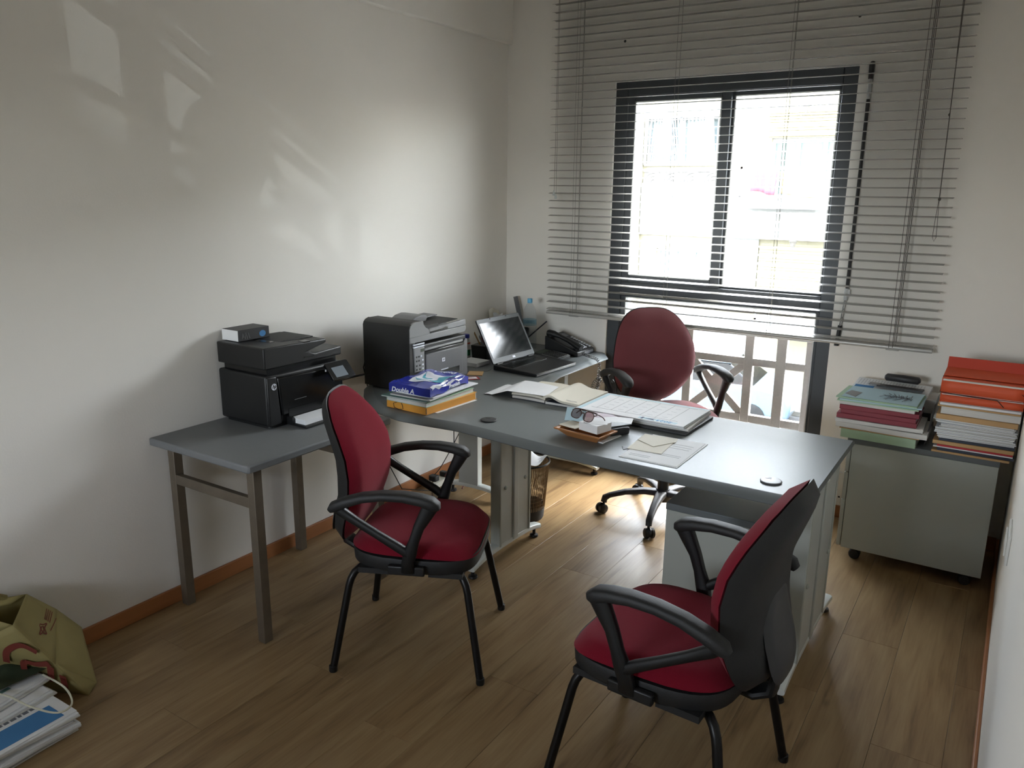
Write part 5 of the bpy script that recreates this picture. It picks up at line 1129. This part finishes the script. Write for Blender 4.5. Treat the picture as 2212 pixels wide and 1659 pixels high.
def cloth(nm, lb, x0, x1, z0, z1, m, amp, sd):
    a, c_ = ey(x0, z0, YBc); b, e = ey(x1, z1, YBc)
    o = single(nm, lb, 'cloth', M().grid(lambda u, v: (a+(b-a)*u+.06*(1-v)*math.sin(3*u+sd), YBc-.07-amp*(1+math.sin(11*u+sd)*.6+.4*math.sin(23*u)), c_+(e-c_)*v+.05*math.sin(4*u+sd)*(1-v)), 24, 6), m, ((a+b)/2, YBc-.07, c_)); sheetmod(o, .015)
cloth('hanging_towel', 'pinkish red towel hanging over the upper balcony railing opposite', -.76, -.36, 1.67, 2.06, REDT, .05, 1)
cloth('hanging_quilt', 'pale yellow quilt hanging over the upper balcony railing opposite', -.33, .30, 1.64, 1.98, YELT, .04, 2)
for (lx, l0, l1, lb) in ((-.06, 2.75, 2.93, 'small lantern hanging above the upper balcony opposite'), (-.075, .87, 1.02, 'small lantern hanging above the lower shutter opposite')):
    a, c_ = ey(lx, l0, 19.9); _, e = ey(lx, l1, 19.9); h_ = e-c_
    t = thing('hanging_lantern', lb, 'lantern', (a, 19.9, c_))
    link('lantern_frame', M().lathe([(.01, 0), (.05, .06), (.085, .20), (.07, .20), (.04, .06)], 6, cap=False).lathe([(.11, .20), (.02, h_), (.0, h_+.02)], 6, cap=False), IRON, t, world=False)
    link('chain', M().cyl((0, 0, h_), (0, 0, h_+.3), .008, n=5), IRON, t, world=False)
# parked cars
def car(label, x, y, rz, m):
    t = thing('car', label, 'car', (x, y, GZ), rz)
    pr = [(-2.1, .35), (-2.08, .75), (-1.95, .92), (-1.2, .98), (-.55, 1.42), (.75, 1.46), (1.45, 1.02), (2.0, .95), (2.12, .7), (2.1, .35)]
    cs = []
    for yy, s_, top in ((-.84, 1, 0), (-.80, 1.0, 0), (.80, 1.0, 0), (.84, 1, 0)): pass
    body = [(x_, z_) for x_, z_ in pr if z_ < 1.03]
    lo = M().prism([(z_, x_) for x_, z_ in body][::-1], -.85, .85, Matrix(((0, 1, 0, 0), (0, 0, 1, 0), (1, 0, 0, 0), (0, 0, 0, 1))))
    link('body', lo, m, t, world=False, bevel=.08, seg=3)
    link('cabin', M().hull8([(-1.15, -.80, .95), (1.40, -.80, .95), (1.40, .80, .95), (-1.15, .80, .95)], [(-.55, -.62, 1.45), (.72, -.62, 1.45), (.72, .62, 1.45), (-.55, .62, 1.45)]), GLOSSB, t, world=False, bevel=.04)
    link('roof', M().hull8([(-.60, -.66, 1.43), (.78, -.66, 1.43), (.78, .66, 1.43), (-.60, .66, 1.43)], [(-.50, -.58, 1.49), (.68, -.58, 1.49), (.68, .58, 1.49), (-.50, .58, 1.49)]), m, t, world=False, bevel=.02)
    for sx in (-1.3, 1.3):
        for sy in (-.80, .80): link('wheel', M().lathe([(.001, -.10), (.25, -.10), (.32, -.08), (.32, .08), (.25, .10), (.001, .10)], 20, T=TR(sx, sy, .32, rx=PI/2)), BLK2, t, world=False)
car('blue car parked in the street seen through the railing', -3.1, 17.4, math.radians(4), CARB)
car('grey blue car parked in the street right of the blue car', 1.6, 17.2, math.radians(4), CARG)
car('silver car parked close under the window with sunlit windscreen', 7.3, 10.9, math.radians(85), LGREY)

# ------------------------------------------------------------------ repeats carry a common group
GROUPS = {'visitor_chair': 'burgundy visitor chairs in front of the desk', 'maroon_file': 'maroon files of the left pile on the drawer unit', 'sheet_folder': 'pale sheet folders on the left pile',
          'newspaper': 'newspapers piled on the floor at lower left', 'paper_bundle': 'ragged paper bundles of the right pile', 'pen': 'pens in the desk organiser', 'wall_screw': 'screws in the wall above the window',
          'drawer_unit': 'drawer units on castors', 'hanging_lantern': 'lanterns on the building opposite', 'car': 'cars parked in the street', 'orange_folder': 'orange folders on the right pile'}
for o in list(COL.objects):
    st = o.name.split('.')[0]
    if o.parent is None and st in GROUPS: o['group'] = GROUPS[st]
